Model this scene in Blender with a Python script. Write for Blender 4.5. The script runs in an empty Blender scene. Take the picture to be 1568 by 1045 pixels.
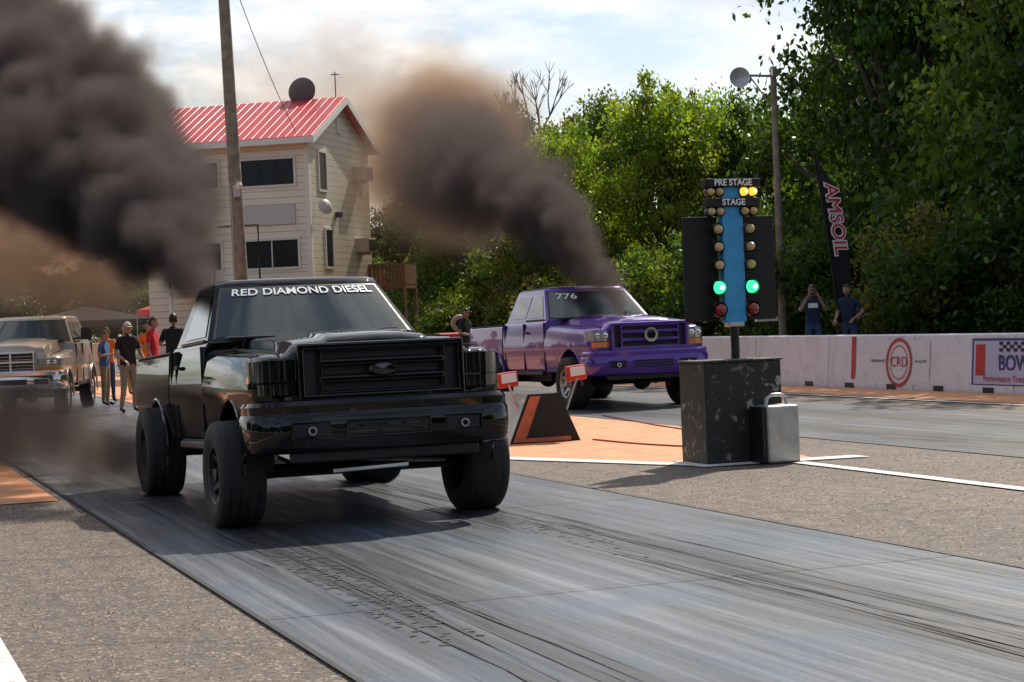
import bpy, bmesh, math, random
import numpy as np
from mathutils import Vector, Matrix
random.seed(3); R=random.Random(7)
S=bpy.context.scene
COL=S.collection
# ------------------------------------------------------------------ helpers
def link(o,parent=None):
    COL.objects.link(o)
    if parent is not None: o.parent=parent
    return o
def empty(name,loc=(0,0,0),rot=(0,0,0),parent=None):
    o=bpy.data.objects.new(name,None); o.location=loc; o.rotation_euler=rot; o.empty_display_size=.2
    return link(o,parent)
def mobj(name,verts,faces,mat=None,parent=None,smooth=False,bevel=0,seg=2,loc=None,rot=None,angle=40):
    me=bpy.data.meshes.new(name); me.from_pydata([tuple(v) for v in verts],[],[tuple(f) for f in faces]); me.validate()
    bm=bmesh.new(); bm.from_mesh(me); bmesh.ops.recalc_face_normals(bm,faces=bm.faces); bm.to_mesh(me); bm.free()
    o=bpy.data.objects.new(name,me)
    if mat: me.materials.append(mat)
    if smooth or bevel:
        me.polygons.foreach_set('use_smooth',[True]*len(me.polygons))
        try: me.set_sharp_from_angle(angle=math.radians(angle))
        except Exception: pass
    if bevel:
        b=o.modifiers.new('bev','BEVEL'); b.width=bevel; b.segments=seg; b.limit_method='ANGLE'; b.angle_limit=math.radians(35)
        b.harden_normals=True
    if loc: o.location=loc
    if rot: o.rotation_euler=rot
    return link(o,parent)
def box(name,c,s,mat,parent=None,bevel=0,rot=None):
    x,y,z=[a/2 for a in s]
    v=[(-x,-y,-z),(x,-y,-z),(x,y,-z),(-x,y,-z),(-x,-y,z),(x,-y,z),(x,y,z),(-x,y,z)]
    f=[(0,3,2,1),(4,5,6,7),(0,1,5,4),(1,2,6,5),(2,3,7,6),(3,0,4,7)]
    return mobj(name,v,f,mat,parent,bevel=bevel,loc=c,rot=rot)
def tube_geo(pts,rads,n=12,cap=True):
    pts=[Vector(p) for p in pts]
    V=[];F=[]
    for i,p in enumerate(pts):
        d=(pts[min(i+1,len(pts)-1)]-pts[max(i-1,0)]).normalized()
        a=d.cross(Vector((0,0,1)))
        if a.length<.05: a=d.cross(Vector((0,1,0)))
        a.normalize(); b=d.cross(a)
        r=rads[i] if hasattr(rads,'__len__') else rads
        for k in range(n):
            t=2*math.pi*k/n; V.append(p+a*math.cos(t)*r+b*math.sin(t)*r)
    for i in range(len(pts)-1):
        for k in range(n):
            k2=(k+1)%n; F.append((i*n+k,i*n+k2,(i+1)*n+k2,(i+1)*n+k))
    if cap: F.append(tuple(range(n))[::-1]); F.append(tuple(range((len(pts)-1)*n,len(pts)*n)))
    return V,F
def tube(name,pts,rads,mat,parent=None,n=12):
    V,F=tube_geo(pts,rads,n); return mobj(name,V,F,mat,parent,smooth=True)
def lathe(name,prof,mat,parent=None,n=48,axis='x',loc=None,rot=None,angle=35):
    V=[];F=[];m=len(prof)
    for k in range(n):
        t=2*math.pi*k/n
        for r,a in prof:
            if axis=='x': V.append((a,r*math.cos(t),r*math.sin(t)))
            elif axis=='y': V.append((r*math.cos(t),a,r*math.sin(t)))
            else: V.append((r*math.cos(t),r*math.sin(t),a))
    for k in range(n):
        k2=(k+1)%n
        for i in range(m-1): F.append((k*m+i,k*m+i+1,k2*m+i+1,k2*m+i))
    return mobj(name,V,F,mat,parent,smooth=True,loc=loc,rot=rot,angle=angle)
def grid_faces(nu,nv,closeu=False):
    F=[]
    for i in range(nu if closeu else nu-1):
        for j in range(nv-1):
            i2=(i+1)%nu; F.append((i*nv+j,i2*nv+j,i2*nv+j+1,i*nv+j+1))
    return F
def catmull(P,n):
    P=[np.array(p,float) for p in P]; out=[]
    for i in range(len(P)-1):
        p0=P[max(i-1,0)];p1=P[i];p2=P[i+1];p3=P[min(i+2,len(P)-1)]
        for k in range(n):
            t=k/n
            out.append(.5*((2*p1)+(-p0+p2)*t+(2*p0-5*p1+4*p2-p3)*t*t+(-p0+3*p1-3*p2+p3)*t**3))
    out.append(P[-1]); return out
def apply_mods(o):
    dg=bpy.context.evaluated_depsgraph_get(); dg.update()
    me=bpy.data.meshes.new_from_object(o.evaluated_get(dg))
    o.modifiers.clear(); o.data=me
def cut(o,cutters):
    for c in cutters:
        m=o.modifiers.new('b','BOOLEAN'); m.operation='DIFFERENCE'; m.object=c; m.solver='EXACT'
    apply_mods(o)
    for c in cutters: bpy.data.objects.remove(c,do_unlink=True)
    me=o.data; me.polygons.foreach_set('use_smooth',[True]*len(me.polygons)); me.set_sharp_from_angle(angle=math.radians(32))
def text_mesh(name,body,size,mat,parent=None,extrude=0.002,align='CENTER',bold=0):
    cu=bpy.data.curves.new(name,'FONT'); cu.body=body; cu.size=size; cu.align_x=align; cu.align_y='CENTER'; cu.extrude=extrude; cu.offset=bold
    t=bpy.data.objects.new(name+'_c',cu); COL.objects.link(t)
    dg=bpy.context.evaluated_depsgraph_get(); dg.update()
    me=bpy.data.meshes.new_from_object(t.evaluated_get(dg)); bpy.data.objects.remove(t,do_unlink=True)
    me.materials.clear(); me.materials.append(mat)
    o=bpy.data.objects.new(name,me); return link(o,parent)
# ------------------------------------------------------------------ materials
def newmat(name):
    m=bpy.data.materials.new(name); m.use_nodes=True; nt=m.node_tree
    return m,nt,nt.nodes['Principled BSDF']
def pm(name,col,rough=.5,metal=0,coat=0,emit=None,es=0,var=0,vscale=8,bump=0,spec=.5):
    m,nt,b=newmat(name)
    b.inputs['Base Color'].default_value=(*col,1); b.inputs['Roughness'].default_value=rough; b.inputs['Metallic'].default_value=metal
    b.inputs['Coat Weight'].default_value=coat; b.inputs['Coat Roughness'].default_value=.02
    b.inputs['Specular IOR Level'].default_value=spec
    if emit: b.inputs['Emission Color'].default_value=(*emit,1); b.inputs['Emission Strength'].default_value=es
    if var or bump:
        tc=nt.nodes.new('ShaderNodeTexCoord'); nz=nt.nodes.new('ShaderNodeTexNoise'); nz.inputs['Scale'].default_value=vscale; nz.inputs['Detail'].default_value=6
        nt.links.new(tc.outputs['Object'],nz.inputs['Vector'])
        if var:
            r=nt.nodes.new('ShaderNodeValToRGB'); r.color_ramp.elements[0].position=.3; r.color_ramp.elements[1].position=.7
            r.color_ramp.elements[0].color=(*[c*(1-var) for c in col],1); r.color_ramp.elements[1].color=(*[min(1,c*(1+var)) for c in col],1)
            nt.links.new(nz.outputs['Fac'],r.inputs['Fac']); nt.links.new(r.outputs['Color'],b.inputs['Base Color'])
            mr=nt.nodes.new('ShaderNodeMapRange'); mr.inputs['To Min'].default_value=max(0,rough-.08); mr.inputs['To Max'].default_value=min(1,rough+.12)
            nt.links.new(nz.outputs['Fac'],mr.inputs['Value']); nt.links.new(mr.outputs['Result'],b.inputs['Roughness'])
        if bump:
            bp=nt.nodes.new('ShaderNodeBump'); bp.inputs['Strength'].default_value=bump; bp.inputs['Distance'].default_value=.02
            nt.links.new(nz.outputs['Fac'],bp.inputs['Height']); nt.links.new(bp.outputs['Normal'],b.inputs['Normal'])
    return m
class NB:
    def __init__(s,nt): s.nt=nt
    def n(s,t,**k):
        x=s.nt.nodes.new(t)
        for a,v in k.items(): setattr(x,a,v)
        return x
    def l(s,a,b): s.nt.links.new(a,b)
    def noise(s,vec,scale,detail=6,rough=.6):
        x=s.n('ShaderNodeTexNoise'); x.inputs['Scale'].default_value=scale; x.inputs['Detail'].default_value=detail; x.inputs['Roughness'].default_value=rough
        s.l(vec,x.inputs['Vector']); return x.outputs['Fac']
    def map(s,vec,sc):
        x=s.n('ShaderNodeMapping'); x.inputs['Scale'].default_value=sc; s.l(vec,x.inputs['Vector']); return x.outputs['Vector']
    def ramp(s,fac,stops):
        x=s.n('ShaderNodeValToRGB'); e=x.color_ramp.elements
        while len(e)<len(stops): e.new(.5)
        for i,(p,c) in enumerate(stops):
            e[i].position=p; e[i].color=(*c,1) if hasattr(c,'__len__') else (c,c,c,1)
        s.l(fac,x.inputs['Fac']); return x.outputs['Color']
    def mix(s,f,a,b,mode='MIX'):
        x=s.n('ShaderNodeMix',data_type='RGBA',blend_type=mode)
        for sock,v in ((x.inputs[0],f),(x.inputs[6],a),(x.inputs[7],b)):
            if hasattr(v,'is_linked') or hasattr(v,'node'): s.l(v,sock)
            elif hasattr(v,'__len__'): sock.default_value=(*v,1)
            else: sock.default_value=v
        return x.outputs[2]
    def math(s,op,a,b=0):
        x=s.n('ShaderNodeMath',operation=op)
        for sock,v in ((x.inputs[0],a),(x.inputs[1],b)):
            if hasattr(v,'node'): s.l(v,sock)
            else: sock.default_value=v
        return x.outputs[0]
def bump(nb,b,h,st,dist=.01):
    x=nb.n('ShaderNodeBump'); x.inputs['Strength'].default_value=st; x.inputs['Distance'].default_value=dist
    nb.l(h,x.inputs['Height']); nb.l(x.outputs['Normal'],b.inputs['Normal'])

def mat_asphalt(name,base,warm,speck):
    m,nt,b=newmat(name); nb=NB(nt); tc=nb.n('ShaderNodeTexCoord').outputs['Object']
    big=nb.noise(tc,.35,5); mid=nb.noise(tc,4,8,.72); fine=nb.noise(tc,22,3,.8); st=nb.noise(nb.map(tc,(3,.15,1)),1.1,6,.7)
    vo0=nb.n('ShaderNodeTexVoronoi'); vo0.inputs['Scale'].default_value=30; nb.l(tc,vo0.inputs['Vector'])
    c=nb.mix(nb.ramp(big,[(.38,0),(.6,1)]),base,warm)
    c=nb.mix(nb.ramp(st,[(.42,0),(.7,.6)]),c,[x*.5 for x in base])
    c=nb.mix(nb.ramp(mid,[(.45,0),(.66,.75)]),c,[x*.42 for x in base])
    pk=nb.math('MULTIPLY',nb.ramp(vo0.outputs['Distance'],[(.24,1),(.36,0)]),nb.ramp(nb.noise(tc,6,4),[(.42,0),(.56,1)]))
    c=nb.mix(pk,c,speck)
    c=nb.mix(nb.ramp(fine,[(.40,.9),(.50,0)]),c,[x*.32 for x in base])
    vo=nb.n('ShaderNodeTexVoronoi',feature='DISTANCE_TO_EDGE'); vo.inputs['Scale'].default_value=.28
    w=nb.noise(tc,2.5,4)
    ad=nb.n('ShaderNodeVectorMath',operation='ADD'); nb.l(tc,ad.inputs[0]); nb.l(w,ad.inputs[1]); nb.l(ad.outputs[0],vo.inputs['Vector'])
    cr=nb.ramp(vo.outputs['Distance'],[(.0,1),(.008,0)])
    c=nb.mix(nb.math('MULTIPLY',cr,.7),c,(.02,.018,.017))
    nb.l(c,b.inputs['Base Color']); b.inputs['Roughness'].default_value=.75; b.inputs['Specular IOR Level'].default_value=.4
    bump(nb,b,fine,.9,.012); return m
def mat_lane():
    m,nt,b=newmat('lane_concrete'); nb=NB(nt); tc=nb.n('ShaderNodeTexCoord').outputs['Object']
    st=nb.noise(nb.map(tc,(5,.10,1)),1.6,8,.7); st2=nb.noise(nb.map(tc,(14,.35,1)),1.6,6,.7); big=nb.noise(tc,.5,5); fine=nb.noise(tc,60,3,.7)
    c=nb.ramp(st,[(.34,(.032,.035,.042)),(.48,(.105,.115,.135)),(.62,(.23,.245,.27))])
    c=nb.mix(nb.ramp(st2,[(.44,0),(.66,.65)]),c,(.040,.043,.05))
    c=nb.mix(nb.ramp(big,[(.46,0),(.60,.65)]),c,(.070,.105,.165))
    c=nb.mix(nb.ramp(fine,[(.5,0),(.75,.4)]),c,(.26,.255,.245))
    sx=nb.n('ShaderNodeSeparateXYZ'); nb.l(tc,sx.inputs[0])
    for x0 in (-1.2,.75):
        d=nb.math('ABSOLUTE',nb.math('SUBTRACT',sx.outputs['X'],x0))
        g=nb.ramp(d,[(.2,.95),(.65,0)])
        g=nb.math('MULTIPLY',g,nb.ramp(nb.noise(nb.map(tc,(9,.25,1)),1.3,6),[(.33,.15),(.55,1)]))
        c=nb.mix(g,c,(.022,.023,.026))
    yy=nb.math('MULTIPLY',nb.math('SUBTRACT',sx.outputs['Y'],9.5),.2)
    bu=nb.math('MULTIPLY',nb.ramp(yy,[(0,0),(1,.6)]),nb.ramp(nb.noise(nb.map(tc,(4,.5,1)),1.2,7,.7),[(.38,.1),(.6,1)]))
    c=nb.mix(bu,c,(.025,.026,.03))
    nb.l(c,b.inputs['Base Color'])
    nb.l(nb.ramp(st2,[(.3,.26),(.7,.58)]),b.inputs['Roughness'])
    bump(nb,b,fine,.3,.004); return m
def mat_orange():
    m,nt,b=newmat('orange_paint'); nb=NB(nt); tc=nb.n('ShaderNodeTexCoord').outputs['Object']
    f=nb.noise(tc,3,8,.7); g=nb.noise(tc,25,4,.7)
    c=nb.ramp(f,[(.35,(.55,.20,.08)),(.6,(.72,.33,.15)),(.75,(.62,.42,.28))]); c=nb.mix(nb.ramp(g,[(.55,0),(.72,.7)]),c,(.30,.19,.13))
    nb.l(c,b.inputs['Base Color']); b.inputs['Roughness'].default_value=.7; bump(nb,b,g,.3); return m
def mat_white(name,col=(.72,.71,.68),scale=9,dirt=(.3,.26,.22),amt=.6):
    m,nt,b=newmat(name); nb=NB(nt); tc=nb.n('ShaderNodeTexCoord').outputs['Object']
    f=nb.noise(tc,scale,8,.7); g=nb.noise(nb.map(tc,(1,1,.3)),1.7,6)
    c=nb.mix(nb.math('MULTIPLY',nb.ramp(f,[(.52,0),(.68,1)]),amt),col,dirt); c=nb.mix(nb.ramp(g,[(.52,0),(.78,.35)]),c,dirt)
    nb.l(c,b.inputs['Base Color']); b.inputs['Roughness'].default_value=.65; bump(nb,b,f,.15); return m
def mat_siding(col):
    m,nt,b=newmat('lap_siding'); nb=NB(nt); tc=nb.n('ShaderNodeTexCoord').outputs['Object']
    sx=nb.n('ShaderNodeSeparateXYZ'); nb.l(tc,sx.inputs[0])
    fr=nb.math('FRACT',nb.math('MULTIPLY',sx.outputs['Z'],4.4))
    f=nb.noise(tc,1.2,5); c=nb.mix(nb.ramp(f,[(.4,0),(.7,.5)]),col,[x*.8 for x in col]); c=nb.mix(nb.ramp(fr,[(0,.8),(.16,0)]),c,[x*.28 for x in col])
    nb.l(c,b.inputs['Base Color']); b.inputs['Roughness'].default_value=.55; bump(nb,b,fr,.8,.03); return m
def mat_leaf():
    m=bpy.data.materials.new('foliage'); m.use_nodes=True; nt=m.node_tree; nt.nodes.clear(); nb=NB(nt)
    out=nb.n('ShaderNodeOutputMaterial'); at=nb.n('ShaderNodeAttribute',attribute_name='tint'); oi=nb.n('ShaderNodeObjectInfo')
    c=nb.mix(1.0,at.outputs['Color'],oi.outputs['Color'],'MULTIPLY')
    p=nb.n('ShaderNodeBsdfPrincipled'); p.inputs['Roughness'].default_value=.45; p.inputs['Specular IOR Level'].default_value=.35; nb.l(c,p.inputs['Base Color'])
    t=nb.n('ShaderNodeBsdfTranslucent'); c2=nb.mix(1.0,c,(2.0,2.0,.7),'MULTIPLY'); nb.l(c2,t.inputs['Color'])
    ms=nb.n('ShaderNodeMixShader'); ms.inputs[0].default_value=.45; nb.l(p.outputs[0],ms.inputs[1]); nb.l(t.outputs[0],ms.inputs[2]); nb.l(ms.outputs[0],out.inputs['Surface']); return m
LEAF=mat_leaf(); BARK=pm('bark',(.09,.07,.055),.9,var=.4,vscale=12,bump=.5)
BLACKPLASTIC=pm('black_plastic',(.010,.010,.011),.45,var=.3,vscale=20)
RUBBER=pm('tyre_rubber',(.022,.021,.021),.75,var=.35,vscale=14,bump=.15)
GLASS=pm('dark_glass',(.010,.020,.022),.02,coat=.5,spec=.7)
STEEL=pm('bare_steel',(.45,.45,.46),.35,metal=1,var=.2,vscale=30)
CHROME=pm('chrome',(.75,.75,.76),.08,metal=1)
DARKMETAL=pm('greasy_metal',(.05,.045,.04),.5,metal=.6,var=.5,vscale=25)
WHITE=pm('white_vinyl',(.85,.85,.85),.5)
# ------------------------------------------------------------------ world, sun, camera
SUNV=Vector((.52,.44,.73)).normalized()
w=bpy.data.worlds.new('World'); S.world=w; w.use_nodes=True; nt=w.node_tree; nb=NB(nt)
bg=nt.nodes['Background']; bg.inputs['Strength'].default_value=.12
sky=nb.n('ShaderNodeTexSky',sky_type='NISHITA'); sky.sun_disc=False; sky.sun_elevation=math.asin(SUNV.z); sky.sun_rotation=math.atan2(SUNV.x,SUNV.y); sky.dust_density=1.0
tc=nb.n('ShaderNodeTexCoord').outputs['Generated']
n1=nb.noise(nb.map(tc,(1.8,1.8,5.5)),2.7,9,.62)
sx=nb.n('ShaderNodeSeparateXYZ'); nb.l(tc,sx.inputs[0])
cl=nb.math('MULTIPLY',nb.ramp(n1,[(.42,.1),(.56,1)]),nb.ramp(sx.outputs['Y'],[(0,.35),(.35,1)]))
n2=nb.noise(nb.map(tc,(2,2,5)),4.5,8,.6)
cc=nb.ramp(n2,[(.32,(7.0,7.2,7.6)),(.56,(10.0,9.9,9.7))])
nb.l(nb.mix(cl,sky.outputs[0],cc),bg.inputs['Color'])
sd=bpy.data.lights.new('sun','SUN'); sd.energy=5.0; sd.angle=math.radians(.6); sd.color=(1,.91,.78)
so=bpy.data.objects.new('sun',sd); so.rotation_euler=(-SUNV).to_track_quat('-Z','Y').to_euler(); so.location=(20,30,40); link(so)
th=math.radians(19.88); pt=math.radians(.652); rl=math.atan(.04)
fw=Vector((math.sin(th)*math.cos(pt),math.cos(th)*math.cos(pt),-math.sin(pt))); rt=Vector((math.cos(th),-math.sin(th),0)); up=rt.cross(fw)
r2=rt*math.cos(rl)-up*math.sin(rl); u2=up*math.cos(rl)+rt*math.sin(rl)
cd=bpy.data.cameras.new('camera'); cd.sensor_width=36; cd.lens=66.6; cd.clip_end=3000
co=bpy.data.objects.new('camera',cd); M=Matrix((r2,u2,-fw)).transposed().to_4x4(); M.translation=(0,0,1.55); co.matrix_world=M; link(co); S.camera=co
S.view_settings.view_transform='Standard'; S.view_settings.look='None'; S.view_settings.exposure=0
# ------------------------------------------------------------------ ground
def poly(name,pts,z,mat): return mobj(name,[(x,y,z) for x,y in pts],[tuple(range(len(pts)))],mat)
def rect(name,x0,x1,y0,y1,z,mat): return poly(name,[(x0,y0),(x1,y0),(x1,y1),(x0,y1)],z,mat)
GRASS=pm('grass_ground',(.09,.095,.04),.95,var=.45,vscale=.8,bump=.4)
rect('ground',-700,900,-200,1500,0,GRASS)
rect('asphalt_apron',-14,17.9,-12,260,.004,mat_asphalt('asphalt_brown',(.150,.120,.102),(.205,.150,.115),(.42,.33,.26)))
LANE=mat_lane()
def lane(name,x0,x1):
    o=rect(name,-(x1-x0)/2,(x1-x0)/2,-12,200,.008,LANE); o.location=((x0+x1)/2,0,0); return o
lane('drag_lane',2.1,6.4); lane('drag_lane',10.9,15.1)
ORANGE=mat_orange(); WPAINT=mat_white('white_road_paint',amt=.7)
mo=poly('orange_median',[(6.45,21.0),(8.15,17.35),(9.45,17.2),(10.85,23.5),(10.85,120),(6.45,120)],.012,ORANGE)
rect('orange_shoulder',-6,2.0,18.3,60,.012,ORANGE)
rect('orange_wall_strip',16.5,18.05,-10,90,.012,ORANGE)
poly('median_border_line',[(6.45,20.75),(8.1,17.2),(8.1,17.0),(9.9,16.85),(9.9,17.15),(8.3,17.36),(6.72,20.9)],.016,WPAINT)
rect('centre_line',8.98,9.14,-10,16.8,.016,WPAINT); rect('edge_line',.55,.78,-10,17.5,.016,WPAINT)
rect('edge_line',16.2,16.33,-10,120,.016,WPAINT)
SEAM=pm('joint_tar',(.018,.017,.016),.6)
for x in (2.1,6.4,10.9,15.1): rect('pavement_joint',x-.016,x+.016,-10,150,.020,SEAM)
for y in (5.2,9.9,14.6,19.3,24,33,42): rect('pavement_joint',2.12,6.38,y,y+.014,.020,SEAM)
V=[];F=[]
def q(cx,cy,wx,wy,a):
    c,s=math.cos(a),math.sin(a); b=len(V)
    for dx,dy in ((-wx,-wy),(wx,-wy),(wx,wy),(-wx,wy)): V.append((cx+dx*c-dy*s,cy+dx*s+dy*c,.0125))
    F.append((b,b+1,b+2,b+3))
for x0,ys,ye,pr in ((2.95,13.9,8.6,.9),(4.95,13.9,11.0,.4)):
    y=ys
    while y>ye:
        for k,dx in enumerate((-.15,-.09,-.03,.03,.09,.15)):
            if R.random()<pr*(.35+.65*(y-ye)/(ys-ye)): q(x0+dx+R.uniform(-.015,.015)-(ys-y)*.03,y+R.uniform(-.02,.02),R.uniform(.014,.034),R.uniform(.006,.018),.5*(-1)**k+R.uniform(-.25,.25))
        y-=.08
mobj('tyre_marks',V,F,pm('rubber_marks',(.026,.026,.030),.6,var=.4,vscale=30))
RUB=pm('rubber_streak',(.030,.030,.033),.5,var=.3,vscale=6)
V=[];F=[]
for i in range(190):
    x=R.choice((2.95,4.95,4.95))+R.gauss(0,.2); y=R.uniform(2,17); L=R.uniform(.4,3.0); wd=R.uniform(.002,.010); b=len(V); sk=R.uniform(-.05,.05)
    V+= [(x-wd*.2,y,.0135),(x+wd*.2,y,.0135),(x+wd+sk*.4,y+L*.4,.0135),(x+wd*.2+sk,y+L,.0135),(x-wd*.2+sk,y+L,.0135),(x-wd+sk*.4,y+L*.4,.0135)]; F.append((b,b+1,b+2,b+3,b+4,b+5))
mobj('rubber_streaks',V,F,RUB)
V=[];F=[]
for i in range(4200):
    if R.random()<.5: x=R.uniform(.8,2.05); y=R.uniform(6.5,18)
    else: x=R.uniform(6.5,12); y=R.uniform(9,17)
    r=R.uniform(.004,.012); b=len(V); a=R.uniform(0,6)
    for k in range(4): V.append((x+r*math.cos(a+k*1.57),y+r*math.sin(a+k*1.57),.004))
    V.append((x,y,.004+r*.8)); F+=[(b+k,b+(k+1)%4,b+4) for k in range(4)]
mobj('gravel_grit',V,F,pm('grit',(.38,.28,.20),.9,var=.5,vscale=2))
# ------------------------------------------------------------------ concrete barrier
WALLM=mat_white('barrier_white',(.80,.76,.78),4,(.42,.32,.28),.4)
wall=empty('concrete_barrier',(18.1,0,0))
BLK=pm('black_paint',(.02,.02,.02),.5); RED=pm('red_paint',(.5,.03,.03),.5,var=.2); NAVY=pm('navy_paint',(.04,.05,.18),.5)
y=14.0;i=0
while y<46:
    L=3.05
    prof=[(0,0),(0,.12),(.03,.3),(.08,.98),(.11,1.0),(.27,1.0),(.3,.98),(.34,.3),(.36,.12),(.36,0)]
    n=len(prof); V=[(px,0,pz) for px,pz in prof]+[(px,L-.025,pz) for px,pz in prof]
    F=[tuple(range(n)),tuple(range(n,2*n))]+[(k,(k+1)%n,n+(k+1)%n,n+k) for k in range(n)]
    mobj('segment_%d'%i,V,F,WALLM,wall,bevel=.008,loc=(0,y,0))
    for yy in (.7,2.2): box('drain_notch_%d'%i,(-.004,y+yy,.06),(.02,.30,.09),BLK,wall)
    y+=L;i+=1
def wallpt(zz): return .03+.05*(zz-.3)/.68
def wallsign(name,y0,y1,z0,z1,mat,off=.015):
    v=[(wallpt(z0)-off,y1,z0),(wallpt(z0)-off,y0,z0),(wallpt(z1)-off,y0,z1),(wallpt(z1)-off,y1,z1)]
    return mobj(name,v,[(0,1,2,3)],mat,wall)
def walltext(name,s,yc,zc,size,mat,off=.024,bold=0,sx=1):
    t=text_mesh(name,s,size,mat,wall,.001,bold=bold)
    t.rotation_euler=Matrix(((0,0,-1),(-1,0,0),(0,1,0))).to_euler(); t.location=(wallpt(zc)-off,yc,zc); t.scale=(sx,1,1)
    return t
PANEL=pm('sign_panel',(.76,.73,.72),.4,var=.06)
LAV=pm('sign_lavender',(.52,.50,.66),.4)
wallsign('sign_panel_oval',28.7,30.7,.1,.9,PANEL)
wallsign('red_stripe',31.25,31.4,.02,.97,RED,.012)
def ring(name,yc,zc,ry,rz,wd,mat,off=.028):
    V=[];N=40
    for k in range(N):
        t=2*math.pi*k/N
        for s in (1,0):
            a=ry-wd*(1-s);b=rz-wd*(1-s); zz=zc+b*math.sin(t); V.append((wallpt(zz)-off,yc+a*math.cos(t),zz))
    return mobj(name,V,[(2*k,2*((k+1)%N),2*((k+1)%N)+1,2*k+1) for k in range(N)],mat,wall)
ring('oval_outer',29.7,.5,.44,.44,.06,RED); ring('oval_inner',29.7,.5,.30,.31,.02,RED)
walltext('oval_text','CRD',29.7,.5,.27,RED); walltext('oval_side_text_a','PERFORMANCE',30.42,.52,.07,BLK); walltext('oval_side_text_b','256-233-3271',28.98,.52,.07,BLK)
wallsign('sign_panel_blue',24.9,27.4,.12,.92,NAVY); wallsign('sign_panel_inner',24.96,27.34,.16,.88,LAV,.019)
walltext('bowler_text','BOWLER',25.9,.5,.36,NAVY,.026,.008,1.0); walltext('bowler_sub','Performance Transmissions',26.2,.25,.15,RED,.026)
wallsign('sign_red_block',27.0,27.28,.3,.82,RED,.022)
V=[];F=[]
for a in range(7):
    for b2 in range(3):
        if (a+b2)%2: continue
        bb=len(V); y0=25.9+a*.1; z0=.7+b2*.055
        for yy,zz in ((y0,z0),(y0+.1,z0),(y0+.1,z0+.055),(y0,z0+.055)): V.append((wallpt(zz)-.027,yy,zz))
        F.append((bb,bb+1,bb+2,bb+3))
mobj('checker',V,F,BLK,wall)
# grass bank behind wall
V=[];F=[];nx,ny=26,60
for a in range(nx):
    for b2 in range(ny):
        x=18.55+a*a*.12; yy=-5+b2*3.2; V.append((x,yy,.02+.3*min(1,a/2)+.5*min(1,a/22)+(R.uniform(-.04,.04) if a>3 else 0)))
mobj('grass_bank',V,grid_faces(nx,ny),pm('dry_grass',(.10,.11,.045),.95,var=.5,vscale=3,bump=.6),smooth=True)
# ------------------------------------------------------------------ trees
def leaves(centers,sig,per,leaf,rng,tints,flat=.8):
    n=len(centers); C=np.repeat(centers,per,0)+rng.normal(0,1,(n*per,3))*np.repeat(sig,per)[:,None]*np.array([1,1,flat])
    T=np.repeat(tints,per,0)*rng.uniform(.7,1.4,(n*per,1))
    a=rng.normal(0,1,(n*per,3)); a/=np.linalg.norm(a,axis=1)[:,None]; b=rng.normal(0,1,(n*per,3)); b=np.cross(a,b); b/=np.linalg.norm(b,axis=1)[:,None]
    s=leaf*rng.uniform(.6,1.3,(n*per,1)); a=a*s; b=b*s*.55
    V=np.stack([C-a,C+b,C+a,C-b],1).reshape(-1,3); return V,np.repeat(T,4,0)
def tree_mesh(name,seed,H,rad,base,nl,ncl,per,leaf,sg=.33):
    rng=np.random.default_rng(seed); V=[];F=[]
    lobes=[]
    for i in range(nl):
        t=(i+.5)/nl; z=base+(H-base)*(.10+.80*t); rr=rad*(.35+.65*math.sin(math.pi*min(1,.25+t*.75)))
        an=i*2.4+rng.uniform(-.5,.5); d=rr*rng.uniform(.3,.85)
        lobes.append((np.array([d*math.cos(an),d*math.sin(an),z]),rad*rng.uniform(.24,.46)))
    lobes.append((np.array([0,0,H-rad*.4]),rad*.36))
    def add(v,f):
        b=len(V); V.extend([tuple(p) for p in v]); F.extend([tuple(x+b for x in ff) for ff in f])
    tr=rad*.055+.05
    add(*tube_geo([(0,0,-.3),(0.05,0,base*.6),(-.08,.05,base+ (H-base)*.3),(0,0,H*.8)],[tr*1.3,tr,tr*.7,tr*.25],8))
    for c,r in lobes:
        z0=base*.7+(c[2]-base)*.45
        add(*tube_geo([(0,0,z0),tuple(c*.5+np.array([0,0,z0*.5])+rng.normal(0,.15,3)),tuple(c)],[tr*.5,tr*.32,tr*.12],6))
    nb_=len(F)
    cs=[];tt=[];sg_=[]
    wts=np.array([r**2 for c,r in lobes]); wts/=wts.sum(); ltint=rng.uniform(.65,1.4,len(lobes))
    for k in range(ncl):
        li=rng.choice(len(lobes),p=wts); c,r=lobes[li]
        d=rng.normal(0,1,3); d/=np.linalg.norm(d); p=c+d*r*rng.uniform(.55,1.12)*np.array([1,1,.85]); 
        if p[2]<base*.5: p[2]=base*.5+rng.uniform(0,1)
        cs.append(p); g=rng.uniform(.55,1.35)*ltint[li]; tt.append([g*rng.uniform(.85,1.3),g,g*rng.uniform(.7,1.1)]); sg_.append(sg*rng.uniform(.45,1.25))
    LV,LT=leaves(np.array(cs),np.array(sg_),per,leaf,rng,np.array(tt))
    b=len(V); nq=len(LV)//4; idx=(np.arange(nq*4).reshape(-1,4)+b).tolist()
    me=bpy.data.meshes.new(name); me.from_pydata(V+LV.tolist(),[],F+idx)
    me.materials.append(BARK); me.materials.append(LEAF)
    me.polygons.foreach_set('material_index',[0]*nb_+[1]*nq)
    ca=me.color_attributes.new('tint','FLOAT_COLOR','POINT')
    col=np.ones((len(V)+len(LV),4)); col[b:,:3]=LT; ca.data.foreach_set('color',col.ravel()); return me
TM=[tree_mesh('tree_mesh_a',1,10,4.2,1.2,17,420,80,.105),tree_mesh('tree_mesh_b',2,10,3.7,1.0,16,380,80,.105),tree_mesh('tree_mesh_c',5,10,4.8,.8,20,500,80,.105)]
BUSH=tree_mesh('bush_mesh',9,3.0,2.6,.2,9,150,90,.085,.28)
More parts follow.
